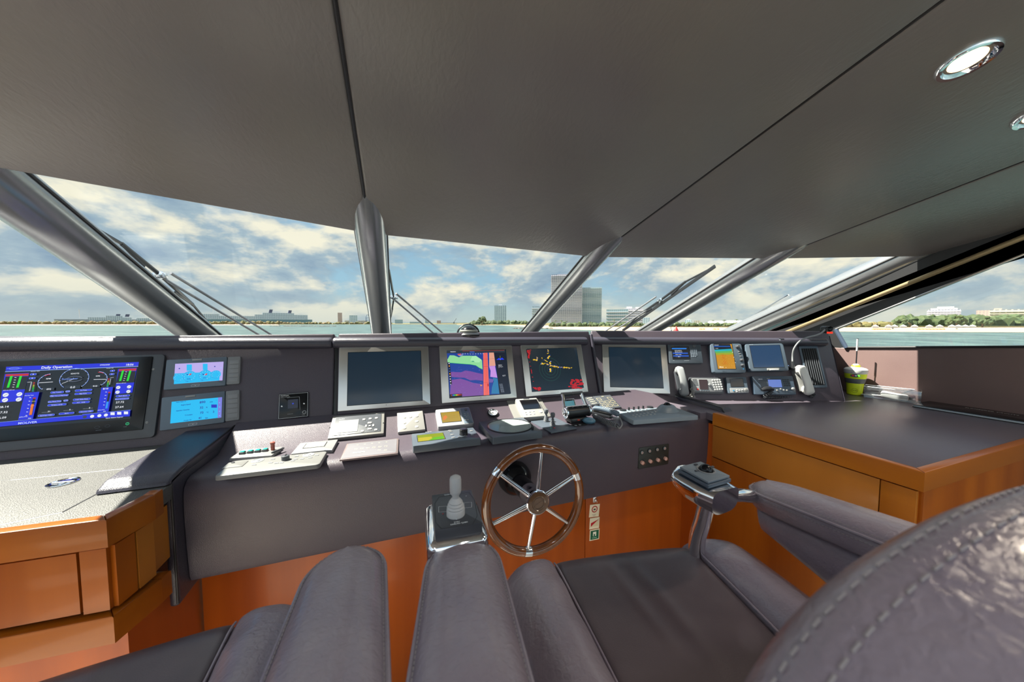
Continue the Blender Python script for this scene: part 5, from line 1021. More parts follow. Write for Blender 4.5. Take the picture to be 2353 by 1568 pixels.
downlight(PCR.hit(2223, 138), PCR, 'lit chrome-rimmed round ceiling downlight near the top right', 'downlights in the starboard ceiling panel')
downlight(PCR.hit(2392, 262), PCR, 'second chrome ceiling downlight cut off by the right edge', 'downlights in the starboard ceiling panel')
for y in (-.5, -1.25):  # two unseen rows of downlights, added to brighten the cabin
    for x in (-1.7, -.7, .3, 1.3): downlight(V((x, y, 2.083-y*.2336-(.03 if x < -.3 or x > 1.2 else 0))), PC, 'added fill downlight, out of view above and behind the helm chairs', 'added fill downlights in the after ceiling', 14, (.95, .94, 1))
# ---------------- steering wheel ----------------
wc0 = V((.433, .9875, .758)); tl = .072; wn = V((.0, -cos(tl), sin(tl))); fw_ = frame(wc0, V((1, 0, 0)), wn.cross(V((1, 0, 0))), wn)
o = thing('steering_wheel', 'varnished wooden ship steering wheel with six chrome spokes on the helm console', 'steering wheel', fw_)
Rw = .1695; rt = .0155
def wang(u, v): x, y = loc(fw_, 0, u, v); return math.atan2(y, x)
a_up = wang(1244, 1042); AN = [a_up+i*pi/3 for i in range(6)]
b = B(); b.tube([V((Rw*cos(a), Rw*sin(a), 0)) for a in [2*pi*i/120 for i in range(120)]], rt, WDR, 20, closed=True, up=(0, 0, 1)); b.build('wooden_rim', o)
hz_ = .012
for i in (1, 3, 5):
    b = B(); rg = [V((Rw*cos(a), Rw*sin(a), 0)) for a in [AN[i]+k*.0145 for k in range(-5, 6)]]; b.tube(rg, rt*1.045, CHR, 20, up=(0, 0, 1)); b.build('ferrule', o)
for i in range(6):
    c_, s_ = cos(AN[i]), sin(AN[i]); b = B(); b.tube([V((.028*c_, .028*s_, hz_)), V((.09*c_, .09*s_, hz_*.5)), V(((Rw-rt*.8)*c_, (Rw-rt*.8)*s_, 0))], [.0085, .0075, .0065], CHR, 14); b.build('spoke', o)
b = B(); b.lathe([(.034, -.055), (.036, -.012), (.036, .012), (.040, .018), (.040, .026), (.036, .028)], CHR, 40); b.build('hub', o)
b = B(); b.lathe([(.0365, .0275), (.035, .0315), (.024, .0325), (.022, .0305), (.0001, .0305)], mat('hub_brown', (.10, .055, .03), .2, coat=.6), 40); b.build('hub_cap', o)
d = Draw(frame((0, 0, 0), V((1, 0, 0)), V((0, 1, 0)), V((0, 0, 1))), .0312); d.arc((0, 0), .018, .0012, paint('4a3a30'), local=True); d.lpoly([(-.014, -.006), (.012, .007), (.014, .006), (-.012, -.007)], paint('6a5a50')); d.build('emblem', o)
wl = (1.195-wc0.y)/cos(tl)
b = B(); b.lathe([(.065, -wl), (.062, -wl+.03), (.050, -wl+.055), (.036, -wl+.07), (.034, -.05)], BLG, 40); b.build('column', o)
# ---------------- helm chairs ----------------
def arm_outline(L_, w0, w1):                     # front rounded, y from 0 (front) back to -L_
    pts = []
    for i in range(25):
        a = pi*i/24; pts.append((w0/2*cos(a), -w0*.75+w0*.75*sin(a)))
    n = 14
    for i in range(1, n+1): pts.append((-(w0+(w1-w0)*i/n)/2, -w0*.75-(L_-w0)*i/n))
    for i in range(1, 12): a = pi+pi*i/12; pts.append((w1/2*cos(a), -w0*.75-(L_-w0)+w1*.4*sin(a)))
    for i in range(n, 0, -1): pts.append(((w0+(w1-w0)*i/n)/2, -w0*.75-(L_-w0)*i/n))
    return pts
def make_arm(root, inv_, tip, hd, pitch, L_=.50, w0=.118, w1=.122, bodyd=.05):
    f = V((sin(hd)*cos(pitch), cos(hd)*cos(pitch), -sin(pitch))); r = f.cross(V((0, 0, 1))).normalized(); u = r.cross(f)
    fr = inv_ @ frame(tip, r, f, u); ol = arm_outline(L_, w0, w1)
    prof = [(.004, -.046), (0, -.040), (-.002, -.022), (0, -.010), (.003, -.006), (.009, .001), (.016, .0055), (.024, .0085), (.031, .0102)]
    n = len(ol); c_ = [V(p) for p in ol]; nr = []
    for i in range(n): d_ = (c_[(i+1) % n]-c_[i-1]).normalized(); nr.append(V((-d_.y, d_.x)))
    rings = [[V((c_[i].x+nr[i].x*a, c_[i].y+nr[i].y*a, z)) for i in range(n)] for a, z in prof]
    for k, z in ((.66, .0116), (.33, .0124), (.04, .0127)): rings.append([V((p.x*k, p.y, z)) for p in rings[8]])
    b = B(); b.loft(rings, CHL)
    o = b.build('armrest_pad', root, fr, ang=75)
    b = B(); b.tube([V((x, y, -.008)) for x, y in ol], .0032, CHL, 8, closed=True); b.build('piping', o)
    b = B(); n = len(ol)
    for k, (gap, zz0) in enumerate(((.0035, -.0015), (-.002, -.017))):
        P = []
        for i in range(n):
            c = V(ol[i]); dd = (V(ol[(i+1) % n])-V(ol[i-1])).normalized(); q = V((-dd.y, dd.x)); P.append(V((c.x+q.x*gap, c.y+q.y*gap, zz0+ (.0 if k == 0 else 0))))
        Ls = []; tot = 0
        for a, c in zip(P, P[1:]+P[:1]):
            m_ = max(1, int((c-a).length/.006))
            for j in range(m_): s0 = a.lerp(c, (j+.15)/m_); s1_ = a.lerp(c, (j+.75)/m_); b.tube([s0, s1_], .0006, STI, 4)
    b.build('stitching', o)
    b = B(); rings = []
    for k in range(13):
        s_ = k/12; y = -.012-(L_-.03)*s_; wv = (w0-.012)/2*(min(1, (s_/.10+.12))**.5); dp = bodyd+.16*s_**1.1; zt = -.044
        rings.append([V((wv*(abs(cos(A))**.5)*(1 if cos(A) > 0 else -1)*(1-.25*max(0, -sin(A))), y, zt-dp/2+dp/2*(abs(sin(A))**.6)*(1 if sin(A) > 0 else -1))) for A in [2*pi*j/24 for j in range(24)]])
    b.loft(rings, CHL); b.build('armrest_body', root, fr, ang=75)
    return frame(tip, r, f, u)
def seat_part(s0, s1, kind, mt, hw=.305, Ls=.54, z0=.82):
    b = B(); t = bmesh.new(); nu, nv = 44, 60; G = []
    for j in range(nv+1):
        tt = j/nv; row = []
        for i in range(nu+1):
            uu = i/nu; s_ = s0+(s1-s0)*uu
            if kind != 0: pass
            taper = 1-.20*(1-tt) if abs(s_) < .75 else 1-.20*(1-tt)*(1-(abs(s_)-.75)/.25)
            x = s_*hw*taper; corner = 1-.10*max(0, (tt-.82)/.18)**2*abs(s_)
            x *= corner; y = -Ls*.55+Ls*tt+.035*(1-s_*s_)*tt
            z = z0+.006*sin(pi*tt)
            eL, eR = (s_-s0)*hw, (s1-s_)*hw
            for e, inner in ((eL, s0 > -.99), (eR, s1 < .99)):
                R_ = .012 if inner else .06
                if e < R_: z -= (R_*.9)*(1-math.sqrt(max(0, 1-(1-e/R_)**2)))
                else: z -= 0
                if inner: z -= .004*math.exp(-e/.02)
            if kind != 0:
                m_ = (abs(s_)-.56)/.44; z += (.052*(1-tt)**.8+.012)*sin(pi*min(1, max(0, m_))**.8)
                z += .0045*sin(tt*34+m_*3)*math.exp(-((m_-.15)/.2)**2)*max(0, tt-.2)
            else:
                z -= .022*(1-(s_/.56)**2)*(1-tt)**.5; z += .004*math.exp(-((s_-.02+.22*(tt-.8))/.05)**2)*max(0, sin(pi*(tt-.45)/.5)) if tt > .45 and tt < .95 else 0
                z += .003*math.exp(-((s_+.16+.22*(tt-.8))/.04)**2)*max(0, sin(pi*(tt-.5)/.4)) if .5 < tt < .9 else 0
            ef = (1-tt)*Ls; Rf = .075
            if ef < Rf: q = 1-ef/Rf; z -= Rf*1.0*(1-math.sqrt(max(0, 1-q*q)))
            row.append(t.verts.new((x, y, z)))
        G.append(row)
    for j in range(nv):
        for i in range(nu): t.faces.new((G[j][i], G[j][i+1], G[j+1][i+1], G[j+1][i]))
    # skirt down
    bd = [G[0][i] for i in range(nu+1)]+[G[j][nu] for j in range(1, nv+1)]+[G[nv][i] for i in range(nu-1, -1, -1)]+[G[j][0] for j in range(nv-1, 0, -1)]
    lo = [t.verts.new((v.co.x*.99, v.co.y, z0-.15)) for v in bd]; n = len(bd)
    for i in range(n): t.faces.new((bd[i], lo[i], lo[(i+1) % n], bd[(i+1) % n]))
    t.faces.new(lo); bmesh.ops.recalc_face_normals(t, faces=t.faces[:])
    b.merge(t, mt); return b
def make_chair(label, ctr, hd, arms, bo=-.385):
    fr = M.Translation(V((ctr[0], ctr[1], 0))) @ M.Rotation(-hd, 4, 'Z'); root = thing('helm_chair', label, 'chair', fr, 'leather helm chairs'); inv_ = fr.inverted()
    seat_part(-.56, .56, 0, CHD).build('seat_panel', root, ang=80)
    for s_ in (-1, 1):
        seat_part(*((-1, -.56) if s_ < 0 else (.56, 1)), 1, CHL).build('side_bolster', root, ang=80)
        P = []
        for k in range(31): tt = .02+.9*k/30; P.append(V((s_*.56*.305*(1-.20*(1-tt)), -.297+.54*tt+.035*(1-.31)*tt, .82+.001+.006*sin(pi*tt)-(.075*(1-math.sqrt(max(0, 1-(1-(1-tt)*.54/.075)**2))) if (1-tt)*.54 < .075 else 0))))
        b = B(); b.tube(P, .0022, CHL, 6); b.build('seam', root)
    # backrest
    ol = [(0, .410), (.06, .407), (.11, .400), (.155, .390), (.195, .374), (.225, .353), (.25, .325), (.27, .285), (.282, .23), (.288, .15), (.285, .06), (.27, -.02), (.24, -.05), (.12, -.06)]
    ol = ol+[(-x, y) for x, y in ol[::-1] if x > 0]+[]
    ol = [ (x, y) for x, y in ol ]
    # densify
    P3 = smooth([V((x, y, 0)) for x, y in ol+[ol[0]]], 4)[:-1]; ol2 = [(p.x, p.y) for p in P3]
    mb = M.Translation((.0, bo, .835)) @ M.Rotation(radians(8), 4, 'Z') @ M.Rotation(pi/2, 4, 'X') @ M.Rotation(pi, 4, 'Y')   # local z -> +y (forward)
    b = B(); b.ingot(ol2, [(.030, -.012), (.018, -.009), (.008, -.001), (.002, .010), (0, .022), (0, .07), (.006, .085), (.02, .098), (.04, .104)], CHL); bk = b.build('backrest', root, mb, ang=75)
    b = B(); b.tube([V((x*.992, y*.992, .016)) for x, y in ol2], .0035, CHL, 8, closed=True); b.build('piping', bk)
    b = B(); n = len(ol2); 
    for sgn, oo, zq in ((-1, .004, .004), (1, -.0012, .027), (1, -.0008, .066), (1, .0040, .082)):
        P = []
        for i in range(n):
            c = V(ol2[i]); dd = (V(ol2[(i+1) % n])-V(ol2[i-1])).normalized(); q = V((-dd.y, dd.x))
            if q.dot(-c+V((0, .15))) < 0: q = -q
            P.append(V((c.x+q.x*oo, c.y+q.y*oo, zq)))
        for a, c in zip(P, P[1:]+P[:1]):
            m_ = max(1, int((c-a).length/.007))
            for j in range(m_): b.tube([a.lerp(c, (j+.15)/m_), a.lerp(c, (j+.75)/m_)], .0007, STI, 5)
    b.build('stitching', bk)
    b = B(); b.lathe([(.22, -.12), (.22, -.108), (.06, -.09), (.045, -.06), (.045, .62), (.12, .66), (.20, .67)], CHR, 32); b.build('pedestal', root)
    out = []
    for tip, h_, pt in arms: out.append(make_arm(root, inv_, tip, h_, pt))
    return root, inv_, out
def at_h(u, v, h): return PL((0, 0, 1.35-h), (0, 0, 1), (1, 0, 0)).hit(u, v)
hd = radians(10); pt = radians(9)
tA = at_h(1062, 1232, .395); tB = at_h(1738, 1106, .40)
c_root, c_inv, arms_ = make_chair('brown leather helm chair behind the steering wheel, with chrome control pods on both arms', (.452, .385), hd, [(tA, radians(9.5), pt), (tB, radians(12), radians(10))])
tC = at_h(803, 1254, .40)
l_root, l_inv, _a = make_chair('brown leather helm chair at lower left, only right arm and seat front in view', (-.42, .455), radians(-6), [(tC, radians(-2), pt), (tC+V((-.70, -.05, 0)), radians(-4), pt)], -.50)
# left pod with joystick
PJ = PL((0, 0, .972), (0, 0, 1), (1, 0, 0))
fr, w_, h_ = quad(PJ, .028, *q4(Z8, (197, 490), (525, 442), (585, 720), (200, 785)))
jp = B(); 
pod = bpy.data.objects.new('control_pod', None); C.objects.link(pod); pod.parent = c_root; pod.matrix_local = c_inv @ fr
b = B(); b.box((-.002, -.004, -.020), (w_+.026, h_+.022, .062), CHR, .016, 4); b.build('chrome_housing', pod)
b = B(); b.box((0, -h_*.5, -.045), (.05, .12, .03), CHR, .01, 3); b.build('mounting_bracket', pod)
def smallplate(o, fr, w_, h_, t, m): b = B(); b.plate(w_, h_, t, m, .003, .0015); b.build('control_plate', o)
smallplate(pod, fr, w_, h_, .028, DGR)
d = Draw(fr, .0283, Z8); d.tx((288, 500), 'SIMRAD', .0058, paint('c0c8d0'), .03, sx=1.2); d.tx((368, 722), 'STBY', .0034, paint('e8f0f4'), .02); d.tx((338, 742), 'SIMRAD QS80', .0036, paint('e8f0f4'), .02)
d.line([(248, 505), (490, 470), (535, 530), (560, 660), (520, 735), (265, 770), (215, 715), (210, 560), (248, 505)], .0006, paint('0a0c10'))
for x0, y0, x1, y1 in ((242, 590, 310, 635), (450, 558, 512, 600)): d.line([(x0, y1), (x1, y1-6), (x1, y0-6), (x0, y0), (x0, y1)], .0006, paint('d8dce0'))
d.disc((277, 648), .0015, paint('c02030')); d.disc((388, 693), .0012, paint('e8f0f4')); d.disc((467, 502), .001, paint('d8dce0')); d.build('print', pod)
x, y = loc(fr, .028, *Z8(382, 650)); HG = mat('pale_grey_rubber', (.52, .53, .53), .5)
b = B(); b.lathe([(.0165, 0), (.0165, .010), (.0150, .012), (.0160, .014), (.0135, .017), (.0145, .019), (.0115, .022), (.0125, .024), (.0095, .028), (.0070, .031)], HG, 32, M.Translation((x, y, .028))); b.build('rubber_boot', pod)
b = B(); b.lathe([(.0062, 0), (.0060, .006), (.0095, .012), (.0105, .016), (.0105, .036), (.0095, .0405), (.006, .043), (.0001, .0435)], HG, 32, M.Translation((x, y, .057))); b.build('stick', pod)
# right pod with trackball
PJ2 = PL((0, 0, .975), V((0, -.06, 1)), (1, 0, 0))
fr, w_, h_ = quad(PJ2, .014, *q4(Z3, (925, 1105), (1105, 1068), (1357, 1185), (1165, 1250)))
pod = bpy.data.objects.new('control_pod', None); C.objects.link(pod); pod.parent = c_root; pod.matrix_local = c_inv @ fr
b = B(); 
def podshape(b, m):
    L0 = h_; rings = []
    for k in range(15):
        s_ = k/14; y = L0*.80-L0*1.50*s_; cap = min(1, s_/.16+.08)**.5; end = 1-.15*max(0, (s_-.75)/.25)
        wv = (w_*.5+.012)*cap*end; dp = .052*(.35+.65*min(1, s_/.5+.15)); zt = -.002
        rings.append([V((wv*(abs(cos(A))**.45)*(1 if cos(A) > 0 else -1)*(1-.28*max(0, -sin(A))), y, zt-dp/2+dp/2*(abs(sin(A))**.45)*(1 if sin(A) > 0 else -1))) for A in [2*pi*j/28 for j in range(28)]])
    b.loft(rings, m)
podshape(b, CHR); b.build('chrome_housing', pod, ang=60)
b = B(); b.plate(w_, h_, .007, BGR, .002, .001); b.plate(w_*.94, h_*.94, .004, mat('slate_keyboard', (.17, .21, .245)), .002, .0008, c=(0, 0, .0095)); b.build('control_plate', pod)
x, y = loc(fr, .014, *Z3(1148, 1142)); b = B(); b.lathe([(.0190, 0), (.0185, .0015), (.0165, .0018), (.0155, .0005)], GRY, 36, M.Translation((x, y, .0138)), cap=False); b.build('ball_ring', pod)
b = B(); b.ball((x, y, .0125), .0145, BLG, n=28); b.build('trackball', pod)
for p in ((1065, 1098), (1200, 1118), (1072, 1150)): xx, yy = loc(fr, .014, *Z3(*p)); b = B(); b.box((xx, yy, .0145), (.009, .005, .003), DGR, .001); b.build('button', pod)
# chrome neck to the arm and stem below
n0 = fr @ V((.002, -h_*.40, -.030)); n1 = arms_[1] @ V((0, -.02, -.035))
b = B(); b.tube(smooth([n0, n0.lerp(n1, .5)+V((.004, 0, .004)), n1], 6), .0155, CHR, 18); b.build('chrome_neck', c_root, c_inv)
s0 = fr @ V((-.004, -h_*.25, -.03)); b = B(); b.tube(smooth([s0, s0+V((.0, .012, -.06)), s0+V((.004, .03, -.14)), s0+V((.02, .03, -.3))], 6), .017, CHR, 18); b.build('chrome_stem', c_root, c_inv)
# ---------------- outside: sea, shore, ships, towers ----------------
HZ = 741.0; SEA = EYE.z-5.0
def gx(u, dist, z=None):
    r = ray(u, HZ); r.z = 0; p = EYE+r*dist; p.z = SEA if z is None else z; return p   # r has unit cam depth
def hz_(v, dist): return EYE.z+(HZ-v)/F*dist
def bear(u): r = ray(u, HZ); return math.atan2(r.x, r.y)
WAT = mat('sea_water', (.014, .038, .040), .25, bump=('n', .35, 1.0, (1, 1, 1)), var=((.060, .110, .10), .09, (1, 1, 1)))
WAT.node_tree.nodes['Bump'].inputs['Distance'].default_value = .8
b = B(); b.poly([V((-9000, -3000, SEA)), V((9000, -3000, SEA)), V((9000, 12000, SEA)), V((-9000, 12000, SEA))], WAT); o = b.build('sea'); structure(o)
SAND = mat('beach_sand', (.34, .25, .16), .8, var=((.29, .21, .135), .3)); SCR = mat('shore_scrub', (.06, .07, .018), .9, bump=('n', .4, 1), var=((.13, .09, .035), .12)); LEAF = mat('tree_foliage', (.020, .042, .010), .8, bump=('n', 1.2, 1), var=((.048, .065, .016), .4)); ROCK = mat('breakwater_rock', (.09, .08, .07), .8)
WB = mat('white_concrete', (.58, .56, .58), .6); 
def strip(name, pts, z0, z1, m):     # pts: (u, near dist, far dist)
    b = B(); t = bmesh.new(); rows = []
    for u, a, c in pts: p, q = gx(u, a), gx(u, c); rows.append([t.verts.new((p.x, p.y, SEA-.2)), t.verts.new((p.x, p.y, SEA+z0)), t.verts.new((q.x, q.y, SEA+z1)), t.verts.new((q.x, q.y, SEA-.2))])
    for r, s_ in zip(rows, rows[1:]):
        for i in range(3): t.faces.new((r[i], r[i+1], s_[i+1], s_[i]))
    bmesh.ops.recalc_face_normals(t, faces=t.faces[:]); b.merge(t, m); o = b.build(name); return structure(o)
def dv_(v): return 5.0*F/(v-HZ)
strip('beach_sand', [(-700, dv_(748), 760), (0, dv_(748), 760), (500, dv_(748), 760), (640, dv_(747.5), 780)], .15, .9, SAND)
strip('shore_ground', [(-900, 640, 1200), (0, 640, 1200), (330, 640, 1200), (640, 680, 1200), (700, 800, 1400), (900, 800, 1400), (1075, 800, 1400)], .3, 1.5, SCR)
strip('beach_sand', [(1050, 640, 900), (1090, 590, 900), (1150, 560, 900), (1200, dv_(751), 800), (1260, dv_(756), 700), (1400, dv_(760.5), 640), (1700, dv_(761.5), 600), (2000, dv_(763), 560), (2353, dv_(764.5), 520), (3000, dv_(765), 500)], .1, 1.4, SAND)
strip('shore_ground', [(1050, 700, 1500), (1150, 600, 1400), (1260, 460, 1400), (1400, 330, 1400), (1700, 300, 1300), (2000, 300, 1300), (2353, 290, 1300), (3000, 280, 1300)], 1.3, 2.6, SCR)
def tree_mass(name, u0, u1, dist, vb, vt, m, label, n, seed=1, thick=8):
    rn = random.Random(seed); b = B()
    for i in range(n):
        u = u0+(u1-u0)*(i+rn.random())/n; env = .55+.45*abs(sin(i*.9+seed))*rn.uniform(.6, 1); top = vb-(vb-vt)*env; dd_ = dist+rn.uniform(-thick, thick); h = (vb-top)/F*dd_; r = max(h*.5, (u1-u0)/n/F*dd_*.6)
        p = gx(u, dd_); t = bmesh.new(); bmesh.ops.create_icosphere(t, subdivisions=2, radius=1)
        for v in t.verts: v.co = v.co*(1+rn.uniform(-.22, .22)); v.co = V((v.co.x*r*1.1, v.co.y*r*1.1, v.co.z*h*.55))+V((p.x, p.y, hz_(vb, dd_)+h*.45))
        b.merge(t, m)
    o = b.build(name, ang=20); o['kind'] = 'stuff'; o['label'] = label; o['category'] = 'trees'; return o
SCRUB2 = mat('scrub_olive', (.07, .075, .018), .9, bump=('n', .6, 1), var=((.15, .10, .04), .06))
tree_mass('shore_scrub', -60, 640, 700, 746, 737, SCRUB2, 'low olive and brown scrub along the far left shore', 120, 1, 15)
tree_mass('shore_scrub', 640, 900, 850, 746, 739, SCRUB2, 'thin dark scrub on the spit left of the second pillar', 40, 2)
tree_mass('shore_trees', 1080, 1215, 640, 749, 735, LEAF, 'green bushes behind the beach at the foot of the small pale tower', 40, 3)
tree_mass('shore_trees', 1266, 1480, 352, 753, 740, LEAF, 'green planting at the foot of the tall white condominium', 60, 4)
tree_mass('shore_trees', 1500, 1930, 322, 752, 740, LEAF, 'green trees behind the beach seen between the two starboard pillars', 110, 5)
tree_mass('shore_trees', 2066, 2400, 330, 757, 722, LEAF, 'dark green tree belt behind the beach seen through the side window', 90, 6, 5)
tree_mass('shore_trees', 1925, 2080, 310, 756, 738, SCRUB2, 'low green bushes at the left end of the side window shore', 40, 7)
def bfr(u, dist, vb): p = gx(u, dist, hz_(vb, dist)); a = bear(u); return p, M.Translation(p) @ M.Rotation(-a, 4, 'Z')
def facade(name, wall, glassc, fl, bay, mortar=.18, sq=1.0):
    if name in MC: return MC[name]
    m = bpy.data.materials.new(name); MC[name] = m; m.use_nodes = True; t = m.node_tree; p = t.nodes['Principled BSDF']; p.inputs['Roughness'].default_value = .4
    tcn = t.nodes.new('ShaderNodeTexCoord'); sp = t.nodes.new('ShaderNodeSeparateXYZ'); L(t, tcn.outputs['Object'], sp.inputs[0]); hx = math_(t, 'ADD', sp.outputs[0], sp.outputs[1])
    fx = math_(t, 'FRACT', math_(t, 'DIVIDE', hx, bay)); fz = math_(t, 'FRACT', math_(t, 'DIVIDE', sp.outputs[2], fl))
    a = math_(t, 'MULTIPLY', math_(t, 'GREATER_THAN', fx, mortar), math_(t, 'GREATER_THAN', fz, .38)); x = t.nodes.new('ShaderNodeMixRGB'); L(t, a, x.inputs[0]); x.inputs[1].default_value = (*wall, 1); x.inputs[2].default_value = (*glassc, 1); L(t, x.outputs[0], p.inputs['Base Color']); return m
def tower(label, u0, u1, vt, vb, dist, wallm, n_bal=0, slab=None, top=None, depth=.7, rot=0, grp='buildings along the shore', name='apartment_tower'):
    p, fr = bfr((u0+u1)/2, dist, vb); zb = p.z; H_ = (vb-vt)/F*dist+(zb-SEA-.9); fr = M.Translation((0, 0, SEA+.9-zb)) @ fr @ M.Rotation(rot, 4, 'Z'); W_ = (u1-u0)/F*dist; o = thing(name, label, 'building', fr, grp)
    b = B(); b.box((0, W_*depth/2, H_/2), (W_, W_*depth, H_), wallm); b.build('tower_block', o)
    if n_bal:
        first = None
        for i in range(1, n_bal):
            if first is None: b = B(); b.box((0, -.6, 0), (W_*1.02, 1.6, H_/n_bal*.28), slab or WB); first = b.build('balcony', o, M.Translation((0, 0, H_*i/n_bal)))
            else: copyp(first, o, 0, 0, H_*i/n_bal)
    for (x0, x1, h) in (top or []): b = B(); b.box((W_*(x0+x1)/2, W_*depth/2, H_+h*H_/2), (W_*(x1-x0), W_*depth*.5, h*H_), slab or WB); b.build('roof_block', o)
    return o, W_, H_
FA = facade('facade_white', (.66, .62, .68), (.16, .17, .22), 3.1, 3.6); FB = facade('facade_glass', (.42, .50, .54), (.10, .20, .24), 3.1, 4.2, .12); FC_ = facade('facade_pale_blue', (.50, .60, .65), (.12, .18, .24), 3.4, 4.5, .3); FD = facade('facade_pink', (.36, .27, .23), (.25, .2, .2), 3.2, 3.5, .35); FE = facade('facade_cream', (.40, .37, .28), (.14, .15, .16), 3.4, 5.0, .3)
tower('tall white condominium tower partly hidden by the third windscreen pillar', 1266, 1336, 632, 748, 640, FA, 34, WB, [(-.3, .1, .02)], .5)
tower('glass and white condominium tower right of the tallest white one', 1337, 1381, 661, 747, 650, FB, 27, mat('slab_grey', (.55, .58, .58), .6), [(-.45, -.1, .01)], .9)
tower('narrow pale blue tower standing alone beyond the small trees', 1136, 1164, 703, 747, 800, FC_, 0, WB, [(-.14, .14, .10)], .8)
tower('blue apartment block just left of the third windscreen pillar', 1222, 1240, 705, 745, 780, FC_, 8, WB, None, .8)
tower('low wide blue glass hotel block behind the starboard wiper arms', 1394, 1442, 711, 738, 720, FB, 5, WB, None, .4)
tower('white upper hotel block with roof boxes beside the low blue glass block', 1436, 1475, 709, 740, 740, FA, 7, WB, [(-.4, -.1, .12), (.1, .3, .08)], .4)
tower('round-topped grey block low on the skyline near the fourth pillar', 1474, 1492, 730, 745, 760, FC_, 0, WB, None, .6)
tower('small white tower far behind the beach between the starboard pillars', 1575, 1588, 735, 746, 900, FC_, 0, WB, [(-.2, .2, .15)], .6)
tower('small beige block right of the small white far tower', 1596, 1608, 737, 746, 900, FE, 0, WB, None, .6)
tower('stepped white condominium in the side window', 2143, 2190, 712, 745, 620, FA, 8, WB, [(-.4, .4, .10), (-.2, .3, .2)], .5)
tower('pink hotel block at the right of the side window', 2260, 2312, 713, 742, 560, FD, 0, mat('pink_wall', (.38, .28, .23), .6), [(-.05, .15, .12)], .4)
tower('cream hotel block with square balconies at the right edge of the side window', 2300, 2372, 711, 748, 480, FE, 7, mat('cream_slab', (.42, .39, .30), .6), None, .4)
tower('low brown building behind the bushes at the left of the side window', 1950, 1998, 740, 752, 340, FE, 0, None, None, .4, name='low_building')
# resort roofs between starboard pillars
for i, (u0, u1, vt) in enumerate(((1498, 1536, 742), (1543, 1580, 744), (1588, 1622, 743), (1626, 1664, 738), (1664, 1730, 737), (1732, 1782, 736), (1786, 1800, 733))):
    dd_ = 380; p, fr = bfr((u0+u1)/2, dd_, 752); W_ = (u1-u0)/F*dd_; H_ = (752-vt)/F*dd_; o = thing('resort_building', 'low white resort building with pale roof behind the beach, %s' % ('nearest the fourth pillar', 'second from the fourth pillar', 'small one behind the red buoy', 'left of the widest roof', 'widest of the row', 'right of the widest roof', 'small tower at the right end')[i], 'building', fr, 'low resort buildings behind the beach')
    b = B(); b.box((0, W_*.2, H_*.3), (W_, W_*.4, H_*.6), facade('facade_low', (.42, .40, .36), (.2, .2, .2), 4, 5, .4)); b.build('wall', o)
    b = B(); t = bmesh.new(); vs = [t.verts.new(q) for q in ((-W_*.5, -1, H_*.6), (W_*.5, -1, H_*.6), (W_*.5, W_*.42, H_*.6), (-W_*.5, W_*.42, H_*.6), (-W_*.35, W_*.2, H_), (W_*.35, W_*.2, H_))]
    for f in ((0, 1, 5, 4), (1, 2, 5), (2, 3, 4, 5), (3, 0, 4), (3, 2, 1, 0)): t.faces.new([vs[k] for k in f])
    b.merge(t, WB); b.build('roof', o)
# white beach cabanas
cab = None
for i, u in enumerate((2012, 2042, 2056, 2076, 2102, 2136, 2160, 2188, 2203, 2219, 2235)):
    dd_ = 215; p, fr = bfr(u, dd_, 755); big = (1.8 if i in (7, 8, 9) else 1.0); W_ = 12/F*dd_; H_ = 8.5/F*dd_
    if cab is None:
        o = thing('beach_cabana', 'small white beach cabana with pointed top at the edge of the sand', 'cabana', fr, 'white cabanas along the beach'); cab = o
        b = B(); b.box((0, 0, H_*.2), (W_*.9, W_*.7, H_*.75), mat('cabana_canvas', (.46, .45, .43), .8)); b.build('canvas_wall', o); b = B(); b.lathe([(W_*.68, 0), (W_*.3, H_*.25), (.02, H_*.45)], mat('cabana_canvas', (1, 1, 1)), 4, M.Translation((0, 0, H_*.57)) @ M.Rotation(pi/4, 4, 'Z')); b.build('canvas_roof', o)
    else:
        o = cab.copy(); C.objects.link(o); o.matrix_world = fr
        for ch in list(cab.children): c = ch.copy(); C.objects.link(c); c.parent = o
# orange parasols/loungers on the sand
pz = None
for i, u in enumerate([2008, 2014, 2020, 2026, 2032, 2038, 2044, 2112, 2120, 2128, 2136, 2144, 2152, 2160, 2168, 1610, 1617, 1642, 1650]):
    dd_ = 205; p = gx(u, dd_, hz_(757.5, dd_))
    if pz is None: b = B(); b.lathe([(.85, .0), (.85, .35), (.2, .75)], mat('orange_canvas', (.85, .17, .05), .7), 8); pz = b.build('beach_parasol', None, M.Translation(p), label='small orange beach parasol standing low on the sand', category='parasol', group='orange parasols on the beach')
    else: c = pz.copy(); C.objects.link(c); c.location = p
